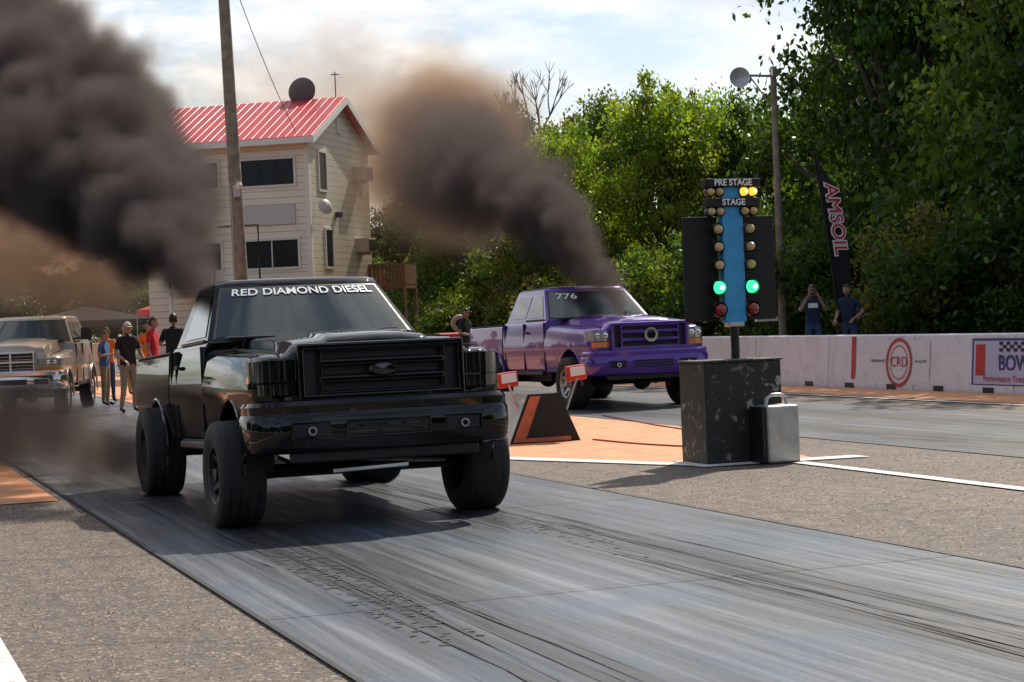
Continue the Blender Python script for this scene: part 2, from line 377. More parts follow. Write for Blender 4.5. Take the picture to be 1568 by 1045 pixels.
def tree(m,x,y,h,col,name='deciduous_tree',wx=1,z=.3):
    o=bpy.data.objects.new(name,m); s=h/10; o.location=(x,y,z); o.scale=(s*wx,s*wx,s); o.rotation_euler=(0,0,R.uniform(0,6.28)); o.color=(*col,1); link(o); return o
DK=(.040,.080,.018); MD=(.070,.120,.022); BR=(.150,.215,.030); OL=(.12,.135,.045); BG=(.060,.068,.036)
for t in [(2,27.0,43.8,13.4,DK,.76),(0,29.6,49.8,9.9,MD,.68),(0,27.5,37.3,13.6,MD,.8),(1,26.3,32.6,13,DK,.9),(2,37,52,15.5,DK,.85),(1,41,47,16,DK,.9),(0,35,55,13.0,DK,.7),(2,34,40,16,DK,.85),(0,27.5,27,13,MD,.9),
          (1,30.3,59.5,8.8,MD,.75),(0,26.9,58.3,9.0,BR,.82),(2,24.5,62.5,7.8,BR,.75),(1,28.4,66.5,9.6,MD,.8),(2,32,68,9.6,OL,.62),(0,30,76,9.4,OL,.75),
          (1,27.2,75.2,10.3,DK,.8),(2,25.6,78.6,10.0,BG,.6),(0,25.6,86,7.2,BG,.9),(1,24.6,91,6.6,BG,1),(2,33,84,7.5,BG,1),(0,24.2,73,6.0,MD,.9),(1,24.8,69,5.8,OL,.9),
          (2,24,100,6.5,BG,1),(1,30,96,7,BG,1),(0,36,66,8.6,MD,.8)]:
    tree(TM[t[0]],t[1],t[2],t[3],t[4],'deciduous_tree',t[5])
for k in range(30):
    yy=29+k*2.3; xx=23.6+R.uniform(-.8,1.0); o=tree(BUSH,xx,yy,R.uniform(7,12),R.choice((DK,MD,DK,OL)),'shrub',1.0)
far=[(14,156,8.6),(10.5,152,8.2),(18,158,6.6),(21.5,152,6.8),(26,156,7.5),(30,150,7),(7,160,9),(36,150,8),(42,145,8),(2,165,8),(-6,170,8),(-14,170,9),(24,172,8),(12,176,9)]
dt=empty('distant_trees')
for k,(x,y,h) in enumerate(far):
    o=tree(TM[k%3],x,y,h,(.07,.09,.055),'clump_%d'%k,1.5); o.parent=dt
for k in range(12):
    o=tree(TM[k%3],-52+k*10,-44+R.uniform(-4,4),R.uniform(12,16),DK,'unseen_rear_clump_%d'%k,1.4); o.parent=dt  # unseen trees added behind the camera to darken reflections on the truck front
for k in range(12):
    o=tree(TM[k%3],-46+R.uniform(-4,4),-30+k*11,R.uniform(10,15),DK,'unseen_side_clump_%d'%k,1.4); o.parent=dt  # unseen row added out of view at left, reflected in the truck sides
# bare dead tree
V=[];F=[]
def br(p,d,L,r,dep):
    q=p+d*L; v,f=tube_geo([p,p+d*L*.5+Vector((R.uniform(-.1,.1),R.uniform(-.1,.1),0))*L*.3,q],[r,r*.8,r*.62],5); b=len(V); V.extend(v); F.extend([tuple(x+b for x in ff) for ff in f])
    if dep>0:
        for k in range(3):
            nd=(d+Vector((R.uniform(-.65,.65),R.uniform(-.65,.65),R.uniform(-.05,.5)))).normalized(); br(q,nd,L*R.uniform(.6,.85),r*.62,dep-1)
br(Vector((0,0,0)),Vector((0,0,1)),5.6,.2,0); br(Vector((0,0,5.4)),Vector((-.1,0,1)).normalized(),1.8,.15,5)
mobj('bare_tree',V,F,pm('dead_bark',(.16,.14,.13),.9),loc=(27.9,74,.3))
# ------------------------------------------------------------------ timing tower building
bd=empty('timing_tower_building',(15.25,61.4,0),(0,0,math.radians(-34)))
SID=mat_siding((.80,.75,.62)); TRIM=pm('white_trim',(.72,.70,.64),.5); WFR=pm('window_frame',(.62,.61,.57),.5); WG=pm('tower_window_glass',(.012,.014,.016),.25,spec=.3)
W,D,E,RG=5.9,6.35,7.95,9.4
V=[(-W,0,0),(0,0,0),(0,D,0),(-W,D,0),(-W,0,E),(0,0,E),(0,D,E),(-W,D,E),(-W,D/2,RG),(0,D/2,RG)]
mobj('walls',V,[(0,1,5,4),(1,2,6,9,5),(2,3,7,6),(3,0,4,8,7)],SID,bd)
ROOF=pm('red_metal_roof',(.50,.04,.05),.4,metal=.1,var=.15,vscale=2)
def roof(name,y0,z0,y1,z1):
    t=.09; V=[(-W-.4,y0,z0),(.35,y0,z0),(.35,y1,z1),(-W-.4,y1,z1)]; V+=[(a,b,c-t) for a,b,c in V]
    mobj(name,V,[(0,1,2,3),(7,6,5,4),(0,4,5,1),(1,5,6,2),(2,6,7,3),(3,7,4,0)],ROOF,bd)
    n=22
    for k in range(n+1):
        x=-W-.38+(W+.7)*k/n; V,F=tube_geo([(x,y0,z0+.006),(x,y1,z1+.006)],.012,4); mobj(name+'_rib_%d'%k,V,F,ROOF,bd)
sl=(RG-E)/(D/2)
roof('roof_front',-.45,E-.45*sl+.12,D/2,RG+.12); roof('roof_back',D+.45,E-.45*sl+.12,D/2+.002,RG+.118)
box('fascia_front',(-W/2,-.47,E-.45*sl+.0),(W+.75,.04,.2),TRIM,bd)
for sgn in (0,1):
    y0=-.45 if sgn==0 else D+.45; V=[(.36,y0,E-.45*sl+.1),(.36,D/2,RG+.1),(.36,D/2,RG-.14),(.36,y0,E-.45*sl-.14),(.39,y0,E-.45*sl+.1),(.39,D/2,RG+.1),(.39,D/2,RG-.14),(.39,y0,E-.45*sl-.14)]
    mobj('rake_board_%d'%sgn,V,[(0,1,2,3),(7,6,5,4),(0,4,5,1),(1,5,6,2),(2,6,7,3),(3,7,4,0)],TRIM,bd)
for cx,cy in ((-.05,-.015),(.015,.05)): box('corner_trim_%d'%(cx>0),(cx,cy,E/2-.05),(.14 if cy<0 else .03,.03 if cy<0 else .14,E-.1),TRIM,bd)
def win(n,x0,x1,z0,z1,face='f',div=1):
    c=((x0+x1)/2,(z0+z1)/2); s=(x1-x0,z1-z0)
    def bx(nm,u,v,su,sv,dep,out,mat):
        if face=='f': box(nm,(u,-out,v),(su,dep,sv),mat,bd)
        else: box(nm,(out,u,v),(dep,su,sv),mat,bd)
    bx(n+'_glass',c[0],c[1],s[0],s[1],.03,.0,WG)
    for a,b_,su,sv in ((c[0],z0-.04,s[0]+.16,.08),(c[0],z1+.04,s[0]+.16,.08),(x0-.04,c[1],.08,s[1]-.002),(x1+.04,c[1],.08,s[1]-.002)): bx(n+'_frame',a,b_,su,sv,.07,.02,WFR)
    for k in range(1,div+1): bx(n+'_mullion_%d'%k,x0+s[0]*k/(div+1),c[1],.04,s[1]-.002,.05,.015,WFR if div==1 else BLACKPLASTIC)
win('window_upper',-2.4,-.5,6.35,7.2,div=2); win('window_upper_left',-4.6,-3.2,6.35,7.2); win('window_lower',-2.3,-.45,3.6,4.5,div=1); win('window_lower_left',-4.6,-3.2,3.6,4.5)
win('side_window_upper',1.0,1.7,6.2,7.45,'s',0); win('side_window_lower',1.4,2.1,3.6,4.85,'s',0)
box('sign_board',(-1.5,-.04,5.35),(2.0,.06,.65),pm('faded_board',(.50,.49,.47),.6),bd)
ACM=pm('ac_beige',(.42,.36,.28),.6)
for z in (6.95,4.4):
    box('air_conditioner_%d'%z,(.24,5.0,z),(.5,.85,.5),ACM,bd,bevel=.02); box('ac_grille_%d'%z,(.50,5.0,z),(.02,.7,.38),BLACKPLASTIC,bd); box('ac_bracket_%d'%z,(.2,5.0,z-.3),(.4,.08,.08),ACM,bd)
box('gable_vent',(.02,D/2,8.5),(.05,.4,.5),WFR,bd)
box('wall_lamp',(.12,2.6,5.4),(.22,.22,.2),BLACKPLASTIC,bd,bevel=.03)
lathe('satellite_dish_small',[(0,.05),(.12,.03),(.22,-.02),(.26,-.06)],pm('dish_grey',(.5,.5,.5),.5),bd,24,'x',loc=(.3,.8,5.6),rot=(0,-.2,-.7))
lathe('satellite_dish',[(0,.0),(.2,.02),(.4,.09),(.50,.17)],pm('dish_brown',(.12,.08,.08),.6),bd,32,'y',loc=(-1.3,3.1,9.85),rot=(-.15,0,0)); tube('dish_mast',[(-1.3,3.2,9.1),(-1.3,3.2,9.9)],.04,STEEL,bd)
tube('roof_antenna',[(0.0,3.1,9.2),(0,3.1,10.4)],.02,DARKMETAL,bd,6); tube('roof_antenna_arm',[(-.15,3.1,10.3),(.15,3.1,10.3)],.02,DARKMETAL,bd,6)
tube('rail_posts',[(-1.5,-.9,3.1),(-1.5,-.9,5.0),(-2.9,-.9,5.0)],.035,DARKMETAL,bd,6); box('balcony_floor',(-3,-.6,2.95),(3.4,1.2,.15),TRIM,bd)
for k in range(5): tube('balcony_rail_%d'%k,[(-4.6+.8*k,-1.15,3.0),(-4.6+.8*k,-1.15,3.9)],.03,DARKMETAL,bd,6)
for x in (-4.6,-1.4): tube('balcony_post',[(x,-1.1,0),(x,-1.1,2.9)],.07,TRIM,bd,8)
WOOD=pm('weathered_wood',(.22,.11,.07),.8,var=.3,vscale=6)
dk=empty('wooden_deck',(19.5,66.5,0),(0,0,math.radians(-34)))
box('deck_floor',(0,0,2.9),(1.4,1.4,.12),WOOD,dk)
for x in (-1,1):
    for y in (-1,1): box('post',(x*.66,y*.66,1.85),(.1,.1,3.7),WOOD,dk)
for k in range(9):
    box('baluster_%d'%k,(-.6+.15*k,-.68,3.3),(.11,.03,.7),WOOD,dk)
box('rail_front',(0,-.68,3.7),(1.42,.08,.1),WOOD,dk); box('rail_side',(.68,0,3.35),(.06,1.3,.7),WOOD,dk)
# ------------------------------------------------------------------ poles
up1=empty('utility_pole',(10.40,49.4,0)); PW=pm('pole_wood',(.26,.21,.155),.85,var=.35,vscale=5,bump=.5)
tube('pole',[(0,0,-.2),(-.12,0,6),(-.26,0,13)],[.21,.175,.13],PW,up1,16); tube('conduit',[(-.17,-.12,0),(-.25,-.1,5.3)],.03,STEEL,up1,8)
box('meter_box',(-.12,-.22,5.2),(.16,.14,.3),pm('lamp_grey',(.5,.5,.48),.4),up1,bevel=.02); lathe('lamp_globe',[(0,-.12),(.07,-.1),(.09,0),(.05,.08),(0,.09)],pm('globe',(.7,.68,.6),.3),up1,16,'z',loc=(-.07,-.3,5.35))
box('crossarm',(-.25,0,12.4),(2.2,.1,.12),PW,up1)
def wire(n,a,b,sag,par):
    P=[Vector(a).lerp(Vector(b),t/14)-Vector((0,0,sag*4*(t/14)*(1-t/14))) for t in range(15)]; tube(n,P,.012,BLACKPLASTIC,par,5)
wire('wire_1',(-.15,0,11.4),(5.0,13.5,7.9),.3,up1); wire('wire_2',(-.9,0,12.5),(-40,10,12),1,up1)
sp=empty('track_light_pole',(21.4,40.2,0)); tube('pole',[(0,0,0),(0,0,7.3)],[.10,.07],PW,sp,12)  # trackside pole carrying a floodlight disc on an arm
tube('arm_upper',[(-.95,-.1,7.08),(0,0,7.08)],.028,STEEL,sp,8); tube('arm_brace',[(-.65,-.06,7.05),(-.05,0,6.35)],.018,STEEL,sp,8); box('junction_box',(-.02,-.1,7.15),(.14,.1,.2),STEEL,sp,.01)
lathe('lamp_reflector',[(.0,.30),(.07,.27),(.10,.12),(.20,-.0),(.235,-.06),(.24,-.075),(.22,-.06),(.10,.02),(0,.05)],pm('reflector_grey',(.55,.55,.57),.35,metal=.2),sp,28,'y',loc=(-1.02,-.25,7.0),rot=(0,0,-.35))
# ------------------------------------------------------------------ pickup trucks
def lerp(a,b,t): return a+(b-a)*t
def pickup(name,loc,heading,paint,cab_end=2.85,bed_end=4.75,wb=3.5,tr=.42,tw=.34,track=.99,rimmat=None,grille='bars',grmat=None,lampmat=None,bulbmat=None,pitch=0,lift=0,banner=None,bw=1.24,bs=.125,bx0=0,mirrors=False,stack=False,turn=None,style='ford'):
    root=empty(name,loc,(0,0,heading)); B=empty('body',(0,wb/2,lift),(pitch,0,0),root)
    def mb(n,V,F,m,**k): return mobj(n,[(a,b-wb/2,c) for a,b,c in V],F,m,B,**k)
    def bb(n,c,s,m,bevel=0,rot=None): return box(n,(c[0],c[1]-wb/2,c[2]),s,m,B,bevel,rot)
    grmat=grmat or paint
    hz=0.05 if style=='ram' else 0
    fz=-.07 if style=='ram' else 0
    st=[(-.83,.84,1.19,1.27),(-.79,.93,1.225,1.325),(-.70,.975,1.25,1.36),(-.45,1.0,1.275,1.39),(0,1.015,1.295,1.42),(.6,1.01,1.325,1.445),(1.12,1.0,1.36,1.46)]
    st=catmull(st,4); secs=[]
    for y,wd,Fh,H in st:
        H+=hz; Fh+=fz
        pr=[(wd-.05,.57),(wd-.01,.63),(wd,.80),(wd+.004,.90),(wd+.018,.935),(wd+.018,1.0),(wd+.005,1.12),(wd-.015,Fh-.09),(wd-.05,Fh-.03),(wd-.10,Fh-.004),(.755,Fh+.0),(.71,Fh+.015),(.655,H-.045),(.61,H-.022),(.42,H-.01),(.38,H+.016),(.2,H+.03),(0,H+.034)]
        secs.append(pr+[(-a,b) for a,b in pr[-2::-1]])
    m=len(secs[0]); V=[(a,st[i][0],b) for i,s in enumerate(secs) for a,b in s]
    F=grid_faces(len(secs),m)+[(i*m,(i+1)*m,(i+1)*m+m-1,i*m+m-1) for i in range(len(secs)-1)]+[tuple(range(m)),tuple(range((len(secs)-1)*m,len(secs)*m))]
    front=mb('front_clip',V,F,paint)
    def cutter(x,y,z,r,wd):
        o=lathe('c',[(0,-wd/2),(r,-wd/2),(r,wd/2),(0,wd/2)],None,B,40,'x',loc=(x,y-wb/2,z)); return o
    az=tr+.04-lift
    cut(front,[cutter(s*.9,0,az,.49,.7) for s in (1,-1)])
    def sideprof(y,top,wd=1.0):
        pr=[(wd-.06,.56),(wd-.01,.62),(wd,.80),(wd+.004,.90),(wd+.018,.935),(wd+.018,1.0),(wd+.006,1.15),(wd-.02,top-.07),(wd-.06,top)]
        return [(a,y,b) for a,b in pr]+[(-a,y,b) for a,b in pr[::-1]]
    V=[];ys=[1.125,cab_end]
    for y in ys: V+=sideprof(y,1.43)
    m=18; F=grid_faces(2,m)+[(0,m,2*m-1,m-1),tuple(range(m)),tuple(range(m,2*m))]
    mb('cab_lower',V,F,paint,smooth=True,bevel=.012)
    V=[]; y0,y1=cab_end+.04,bed_end
    def bedprof(y):
        pr=[(.93,.60),(.985,.64),(1.0,.80),(1.004,.90),(1.018,.935),(1.018,1.0),(1.006,1.2),(.995,1.36),(.97,1.385),(.90,1.385),(.88,1.36),(.88,.86)]
        return [(a,y,b) for a,b in pr]+[(-a,y,b) for a,b in pr[::-1]]
    for y in (y0,y0+.06,y1-.06,y1): V+=bedprof(y)
    m=24; F=grid_faces(4,m)+[(i*m,(i+1)*m,(i+1)*m+m-1,i*m+m-1) for i in range(3)]+[tuple(range(m)),tuple(range(3*m,4*m))]
    bed=mb('bed',V,F,paint); cut(bed,[cutter(s*.93,wb,az,.52,.5) for s in (1,-1)])
    for y in (y0+.03,y1-.03): bb('bed_head' if y<wb else 'tailgate',(0,y,1.1),(1.757,.055,.53),paint,.01)
    for s in (1,-1):
        for yc,r in ((0,.49),(wb,.52)):
            pts=[]
            for k in range(21):
                t=math.radians(-12+204*k/20); pts.append((s*1.008,yc-wb/2+r*math.cos(t),az+r*math.sin(t)))
            V2,F2=tube_geo(pts,.020,8); mobj('arch_lip',V2,F2,paint,B,smooth=True)
        dm=2.02 if cab_end<3 else 2.1
        for yy in (1.135,dm if cab_end>3 else cab_end-.36,cab_end-.10):
            bb('door_seam',(s*.985,yy,1.0),(.055,.008,.78),BLACKPLASTIC)
        bb('door_handle',(s*1.02,(dm if cab_end>3 else cab_end-.36)-.14,1.24),(.03,.16,.035),BLACKPLASTIC,.01)
        bb('rocker',(s*.93,(cab_end+1.1)/2,.55),(.1,cab_end-1.6,.07),BLACKPLASTIC,.02)
        if mirrors: bb('side_mirror',(s*1.17,1.5,1.6),(.22,.1,.26),BLACKPLASTIC,.03); bb('mirror_arm',(s*1.0,1.5,1.5),(.2,.04,.04),BLACKPLASTIC,.01)
        bb('bed_rail_cap',(s*.94,(y0+y1)/2,1.392),(.09,y1-y0-.02,.015),BLACKPLASTIC,.004)
        bb('hood_shut_line',(s*.762,.1,1.302+fz),(.010,1.7,.03),BLACKPLASTIC,rot=(.048,0,0))
    zb,zt=1.43,1.93
    def G(v): return lerp(1.06,1.60,v),lerp(cab_end-.03,cab_end-.16,v),lerp(.935,.735,v)
    def loop(v,z,sh=0):
        yf,yr,hw=G(v); hw-=sh; yf+=sh*1.3; yr-=sh; L=[]
        for k in range(17):
            s=-1+2*k/16; L.append((s*hw,yf+.13*abs(s)**2.6,z))
        L+= [(hw,lerp(yf+.13,yr,k/6),z) for k in range(1,6)]
        L+= [(hw,yr-.03,z),(hw-.05,yr,z)]+[(hw-.05-(2*hw-.1)*k/6,yr,z) for k in range(1,6)]+[(-hw+.05,yr,z),(-hw,yr-.03,z)]
        L+= [(-hw,lerp(yr,yf+.13,k/6),z) for k in range(1,6)]
        return L
    rows=[loop(v,lerp(zb,zt,v)) for v in (0,.25,.5,.75,1)]+[loop(1,zt+.03,.015),loop(1,zt+.055,.06),loop(1,zt+.068,.16),loop(1,zt+.073,.3)]
    m=len(rows[0]); V=[p for r in rows for p in r]
    F=[]
    for i in range(len(rows)-1):
        for k in range(m): F.append((i*m+k,i*m+(k+1)%m,(i+1)*m+(k+1)%m,(i+1)*m+k))
    F.append(tuple(range((len(rows)-1)*m,len(rows)*m)))
    mb('cab_roof_and_pillars',V,F,paint,smooth=True)
    if turn:
        for k in range(5): lathe('roof_marker_lamp_%d'%k,[(.03,0),(.025,.015),(0,.02)],turn,B,12,'z',loc=(-.4+.2*k,1.78-wb/2,1.985))
    def wsurf(s,v,off=.008):
        yf,yr,hw=G(v); return (s*hw,yf+.13*abs(s)**2.6-off,lerp(zb,zt,v)+off*.6)
    nu,nv=19,7
    V=[wsurf(lerp(-.955,.955,i/(nu-1)),lerp(.03,.965,j/(nv-1)),.004) for i in range(nu) for j in range(nv)]; mb('windshield_seal',V,grid_faces(nu,nv),BLACKPLASTIC,smooth=True)
    V=[wsurf(lerp(-.925,.925,i/(nu-1)),lerp(.06,.94,j/(nv-1))) for i in range(nu) for j in range(nv)]
    mb('windshield',V,grid_faces(nu,nv),GLASS,smooth=True)
    for s in (1,-1):
        def sp_(y,v,off=.006):
            return (s*(G(v)[2]+off),y,lerp(zb,zt,v)+.001)
        v0,v1=.10,.86; f0=G(v0)[0]+.13+.10; f1=G(v1)[0]+.13+.07; e=2.08
        if cab_end<3: e=cab_end-.42
        mb('door_glass',[sp_(f0,v0),sp_(e,v0),sp_(e,v1),sp_(f1,v1)],[(0,1,2,3)],GLASS)
        bb('belt_moulding',(s*.942,(1.3+e)/2,1.44),(.02,e-1.25,.025),BLACKPLASTIC)
        if cab_end>3: mb('rear_quarter_glass',[sp_(e+.12,v0),sp_(cab_end-.3,v0),sp_(cab_end-.34,v1),sp_(e+.12,v1)],[(0,1,2,3)],GLASS)
    yr0,yr1=G(.15)[1]+.006,G(.9)[1]+.006
    mb('rear_glass',[(-.75,yr0,1.51),(.75,yr0,1.51),(.64,yr1,1.88),(-.64,yr1,1.88)],[(0,1,2,3)],GLASS)
    bb('cowl',(0,1.03,1.447),(1.6,.16,.03),BLACKPLASTIC,.01)
    for a in (-.35,.3): 
        p=[wsurf(a-.05,.04,.03),wsurf(a+.2,.08,.025),wsurf(a+.52,.10,.025)]; V2,F2=tube_geo(p,.006,5); mb('wiper',V2,F2,BLACKPLASTIC)
    if banner:
        t=text_mesh('windshield_banner',banner,bs,WHITE,B,.0015,bold=.002)
        xs=[v.co.x for v in t.data.vertices]; wdt=max(xs)-min(xs)
        for v in t.data.vertices:
            x=v.co.x/wdt*bw+bx0; vv=(.845 if bw>1 else .76)+v.co.y*.85/.55*.9; q_=wsurf(x/.755,vv,.016+v.co.z); v.co=Vector((q_[0],q_[1]-wb/2,q_[2]))
    def rr(n,x0,x1,z0,z1,y,dep,th,mat,bev=.012):
        bb(n+'_top',((x0+x1)/2,y,z1-th/2),(x1-x0,dep,th),mat,bev); bb(n+'_bot',((x0+x1)/2,y,z0+th/2),(x1-x0,dep,th),mat,bev)
        bb(n+'_l',(x0+th/2,y,(z0+z1)/2),(th,dep*.98,z1-z0-.01),mat,bev); bb(n+'_r',(x1-th/2,y,(z0+z1)/2),(th,dep*.98,z1-z0-.01),mat,bev)
    if style=='ford':
        bb('grille_recess',(0,-.835,1.10),(1.24,.02,.42),BLACKPLASTIC)
        rr('grille_surround',-.66,.66,.885,1.325,-.865,.10,.055,grmat,.02)
        rr('grille_inner',-.50,.50,.925,1.285,-.87,.08,.03,grmat,.01)
        for z in (1.045,1.17): bb('grille_bar',(0,-.885,z),(.99,.07,.055),grmat,.018)
        for z in (.965,1.0,1.09,1.125,1.21,1.245): bb('grille_slat',(0,-.86,z),(.94,.02,.008),BLACKPLASTIC)
        if grille=='bars': lathe('badge',[(0,-.02),(.085,-.015),(.1,0),(.1,.02)],SMOKE,B,32,'y',loc=(0,-.93-wb/2,1.108)).scale=(1.15,1,.5)
        else: lathe('badge_ring',[(.07,0),(.075,-.03),(.115,-.03),(.12,0),(.115,.02)],CHROME,B,32,'y',loc=(0,-.925-wb/2,1.12))
    else:
        bb('grille_recess',(0,-.835,1.08),(.9,.02,.36),BLACKPLASTIC)
        rr('grille_surround',-.48,.48,.86,1.28,-.865,.10,.05,CHROME,.02); bb('cross_h',(0,-.875,1.07),(.88,.07,.045),CHROME,.01); bb('cross_v',(0,-.872,1.07),(.05,.07,.34),CHROME,.01)
        for k in range(5): bb('grille_slat',(0,-.85,.94+.06*k),(.86,.02,.012),STEEL)
    x0=.675 if style=='ford' else .52
    for s in (1,-1):
        def hl(z0,z1,mat,n,off=.012):
            pts=[(x0,-.842),(.80,-.842),(.88,-.825),(.935,-.79),(.972,-.71),(.988,-.62)]
            V2=[]
            for (x,y) in pts:
                for z in (z0,(z0+z1)/2,z1): V2.append((s*(x+off),y-off*.9,z))
            b=len(V2)
            for (x,y) in pts:
                for z in (z0,(z0+z1)/2,z1): V2.append((s*(x-.03),y+.03,z))
            n_=len(pts); F2=grid_faces(n_,3)+[tuple(x_+b for x_ in f) for f in grid_faces(n_,3)]
            F2+=[(i*3,(i+1)*3,(i+1)*3+b,i*3+b) for i in range(n_-1)]+[(i*3+2,(i+1)*3+2,(i+1)*3+2+b,i*3+2+b) for i in range(n_-1)]
            F2+=[(j,j+1,j+1+b,j+b) for j in (0,1)]+[((n_-1)*3+j,(n_-1)*3+j+1,(n_-1)*3+j+1+b,(n_-1)*3+j+b) for j in (0,1)]
            mb(n,V2,F2,mat,smooth=True,angle=60)
        if style=='ford':
            hl(1.045,1.205,lampmat,'headlight'); hl(.945,1.03,turn or lampmat,'turn_signal',.010)
        else: hl(.98,1.12,lampmat,'headlight'); hl(.90,.965,turn or lampmat,'turn_signal',.010)
        if bulbmat!=0:
            for xx in (.74,.86): lathe('lamp_bulb',[(0,-.004),(.035,-.004),(.05,.0)],bulbmat or CHROME,B,20,'y',loc=(s*xx,(-.862 if xx<.8 else -.845)-wb/2,1.125 if style=='ford' else 1.05))
    bmat=CHROME if style=='ram' else paint
    path=[(1.03,-.52),(1.03,-.70),(1.0,-.84),(.90,-.925),(.7,-.965),(.4,-.985),(0,-.99)]; path=path+[(-a,b) for a,b in path[-2::-1]]
    path=[tuple(p) for p in catmull(path,4)]
    pr=[(.05,.50),(.012,.515),(-.010,.56),(-.02,.66),(-.016,.775),(-.002,.80),(-.004,.86),(.02,.89),(.07,.90)]
    V=[]
    for i,(x,y) in enumerate(path):
        a=Vector(path[max(i-1,0)]);b=Vector(path[min(i+1,len(path)-1)]); d=(b-a).normalized(); n_=Vector((-d.y,d.x)); 
        if n_.dot(Vector((x,y+.2)))<0: n_=-n_
        for o_,z in pr: V.append((x-n_.x*o_,y-n_.y*o_,z))
    mb('bumper',V,grid_faces(len(path),len(pr)),bmat,smooth=True,angle=28)
    bb('bumper_back',(0,-.80,.72),(1.7,.2,.34),BLACKPLASTIC)
    for x0_,x1_ in ((-.32,.32),(-.74,-.46),(.46,.74)):
        dy=0 if abs(x0_+x1_)<.1 else .014
        bb('bumper_opening',((x0_+x1_)/2,-1.004+dy,.67),(x1_-x0_,.02,.11),BLACKPLASTIC,.02,rot=(0,0,0 if dy==0 else (.06 if x0_>0 else -.06)))
        rr('opening_rim',x0_-.012,x1_+.012,.605,.735,-1.010+dy,.022,.012,bmat,.004)
    if style=='ford':
        for s in (1,-1): lathe('tow_hook',[(.018,0),(.022,-.03),(.034,-.03),(.038,0)],STEEL if grille=='bars' else CHROME,B,16,'y',loc=(s*.60,-1.01-wb/2,.665))
        for z in (.645,.69): bb('opening_slat',(0,-1.018,z),(.62,.008,.010),bmat)
    bb('air_dam',(0,-.88,.47),(1.5,.05,.10),BLACKPLASTIC,.02)
    if stack:
        V2,F2=tube_geo([(.12,.25-wb/2,1.38),(.12,.25-wb/2,1.52)],.06,16,False); mobj('hood_stack',V2,F2,STEEL,B,smooth=True)
    bb('engine_mass',(0,.25,.72),(.8,1.5,.5),DARKMETAL,.05); bb('oil_pan',(-.05,.25,.48),(.36,.7,.14),DARKMETAL,.04); bb('transmission',(0,1.6,.62),(.4,1.5,.3),DARKMETAL,.06); bb('fuel_tank',(-.45,2.4,.52),(.4,1.2,.26),BLACKPLASTIC,.04)
    for s in (1,-1):
        bb('frame_rail',(s*.42,2.0,.60),(.08,5.3,.18),DARKMETAL,.01)
        bb('leaf_spring',(s*.52,0.05,.50),(.07,1.0,.05),DARKMETAL,.01)
        bb('radius_arm',(s*.5,.55,.40),(.07,1.0,.07),DARKMETAL,.01,rot=(.08,0,0)); bb('steering_knuckle',(s*.74,0,.42),(.12,.16,.26),DARKMETAL,.03)
        bb('inner_fender',(s*.60,0,.80),(.05,1.0,.5),BLACKPLASTIC)
        V2,F2=tube_geo([(s*.66,.12-wb/2,.42),(s*.58,.1-wb/2,.95)],.035,10); mobj('shock',V2,F2,STEEL,B,smooth=True)
    bb('crossmember',(0,-.35,.50),(.85,.14,.05),STEEL if grille=='bars' else DARKMETAL,.015)
    tube('front_axle',[(-.85,0,tr),(.85,0,tr)],.055,DARKMETAL,root); tube('rear_axle',[(-.85,wb,tr),(.85,wb,tr)],.06,DARKMETAL,root)
    lathe('front_differential',[(0,-.16),(.12,-.12),(.16,0),(.12,.12),(0,.16)],DARKMETAL,root,20,'y',loc=(.22,0,tr)); lathe('rear_differential',[(0,-.18),(.14,-.12),(.18,0),(.14,.12),(0,.16)],DARKMETAL,root,20,'y',loc=(0,wb,tr))
    tube('tie_rod',[(-.78,-.18,tr-.02),(.78,-.18,tr-.02)],.018,DARKMETAL,root,8); tube('drag_link',[(-.5,-.2,tr+.1),(.7,-.15,tr+.02)],.018,STEEL,root,8)
    if grille=='bars': box('steering_guard',(.02,-.34,tr+.01),(.62,.05,.045),CHROME,root,.012,rot=(0,-.03,0))
    rimmat=rimmat or BLACKPLASTIC; ri=tr*.56
    for s in (1,-1):
        for yy in (0,wb):
            wr=empty('wheel',(s*track,yy,tr),(R.uniform(0,6),0,0),root)
            h=tw/2
            lathe('tyre',[(ri-.02,-h+.04),(ri+.01,-h+.015),((ri+tr)/2,-h-.004),(tr-.035,-h+.01),(tr-.01,-h+.03),(tr,-h+.06),(tr+.002,0),(tr,h-.06),(tr-.01,h-.03),(tr-.035,h-.01),((ri+tr)/2,h+.004),(ri+.01,h-.015),(ri-.02,h-.04),(ri-.02,-h+.04)],RUBBER,wr,56,angle=50)
            for g in range(4):
                xg=-h+.075+(tw-.15)*g/3; lathe('tread_groove',[(tr+.0025,xg-.004),(tr+.0035,xg),(tr+.0025,xg+.004)],BLACKPLASTIC,wr,56)
            o_=s*h
            lathe('rim',[(ri-.005,o_-s*.02),(ri-.02,o_-s*.025),(ri-.035,o_-s*.06),(ri-.04,o_-s*.16),(0,o_-s*.17)],rimmat,wr,40)
            for k in range(8):
                t=2*math.pi*k/8; c_=Matrix.Rotation(t,4,'X')
                V2=[c_@Vector(p) for p in [(o_-s*.10,-.035,.06),(o_-s*.10,.035,.06),(o_-s*.045,.018,ri-.035),(o_-s*.045,-.018,ri-.035),(o_-s*.16,-.035,.06),(o_-s*.16,.035,.06),(o_-s*.14,.018,ri-.035),(o_-s*.14,-.018,ri-.035)]]
                mobj('spoke_%d'%k,V2,[(0,1,2,3),(7,6,5,4),(0,4,5,1),(1,5,6,2),(2,6,7,3),(3,7,4,0)],rimmat,wr)
            lathe('hub',[(.08,o_-s*.17),(.08,o_-s*.09),(.055,o_-s*.07),(.05,o_-s*.03),(0,o_-s*.025)],rimmat,wr,20)
            lathe('brake_disc',[(ri*.8,-s*.05),(ri*.8,-s*.03),(0,-s*.03)],DARKMETAL,wr,24)
    return root,B
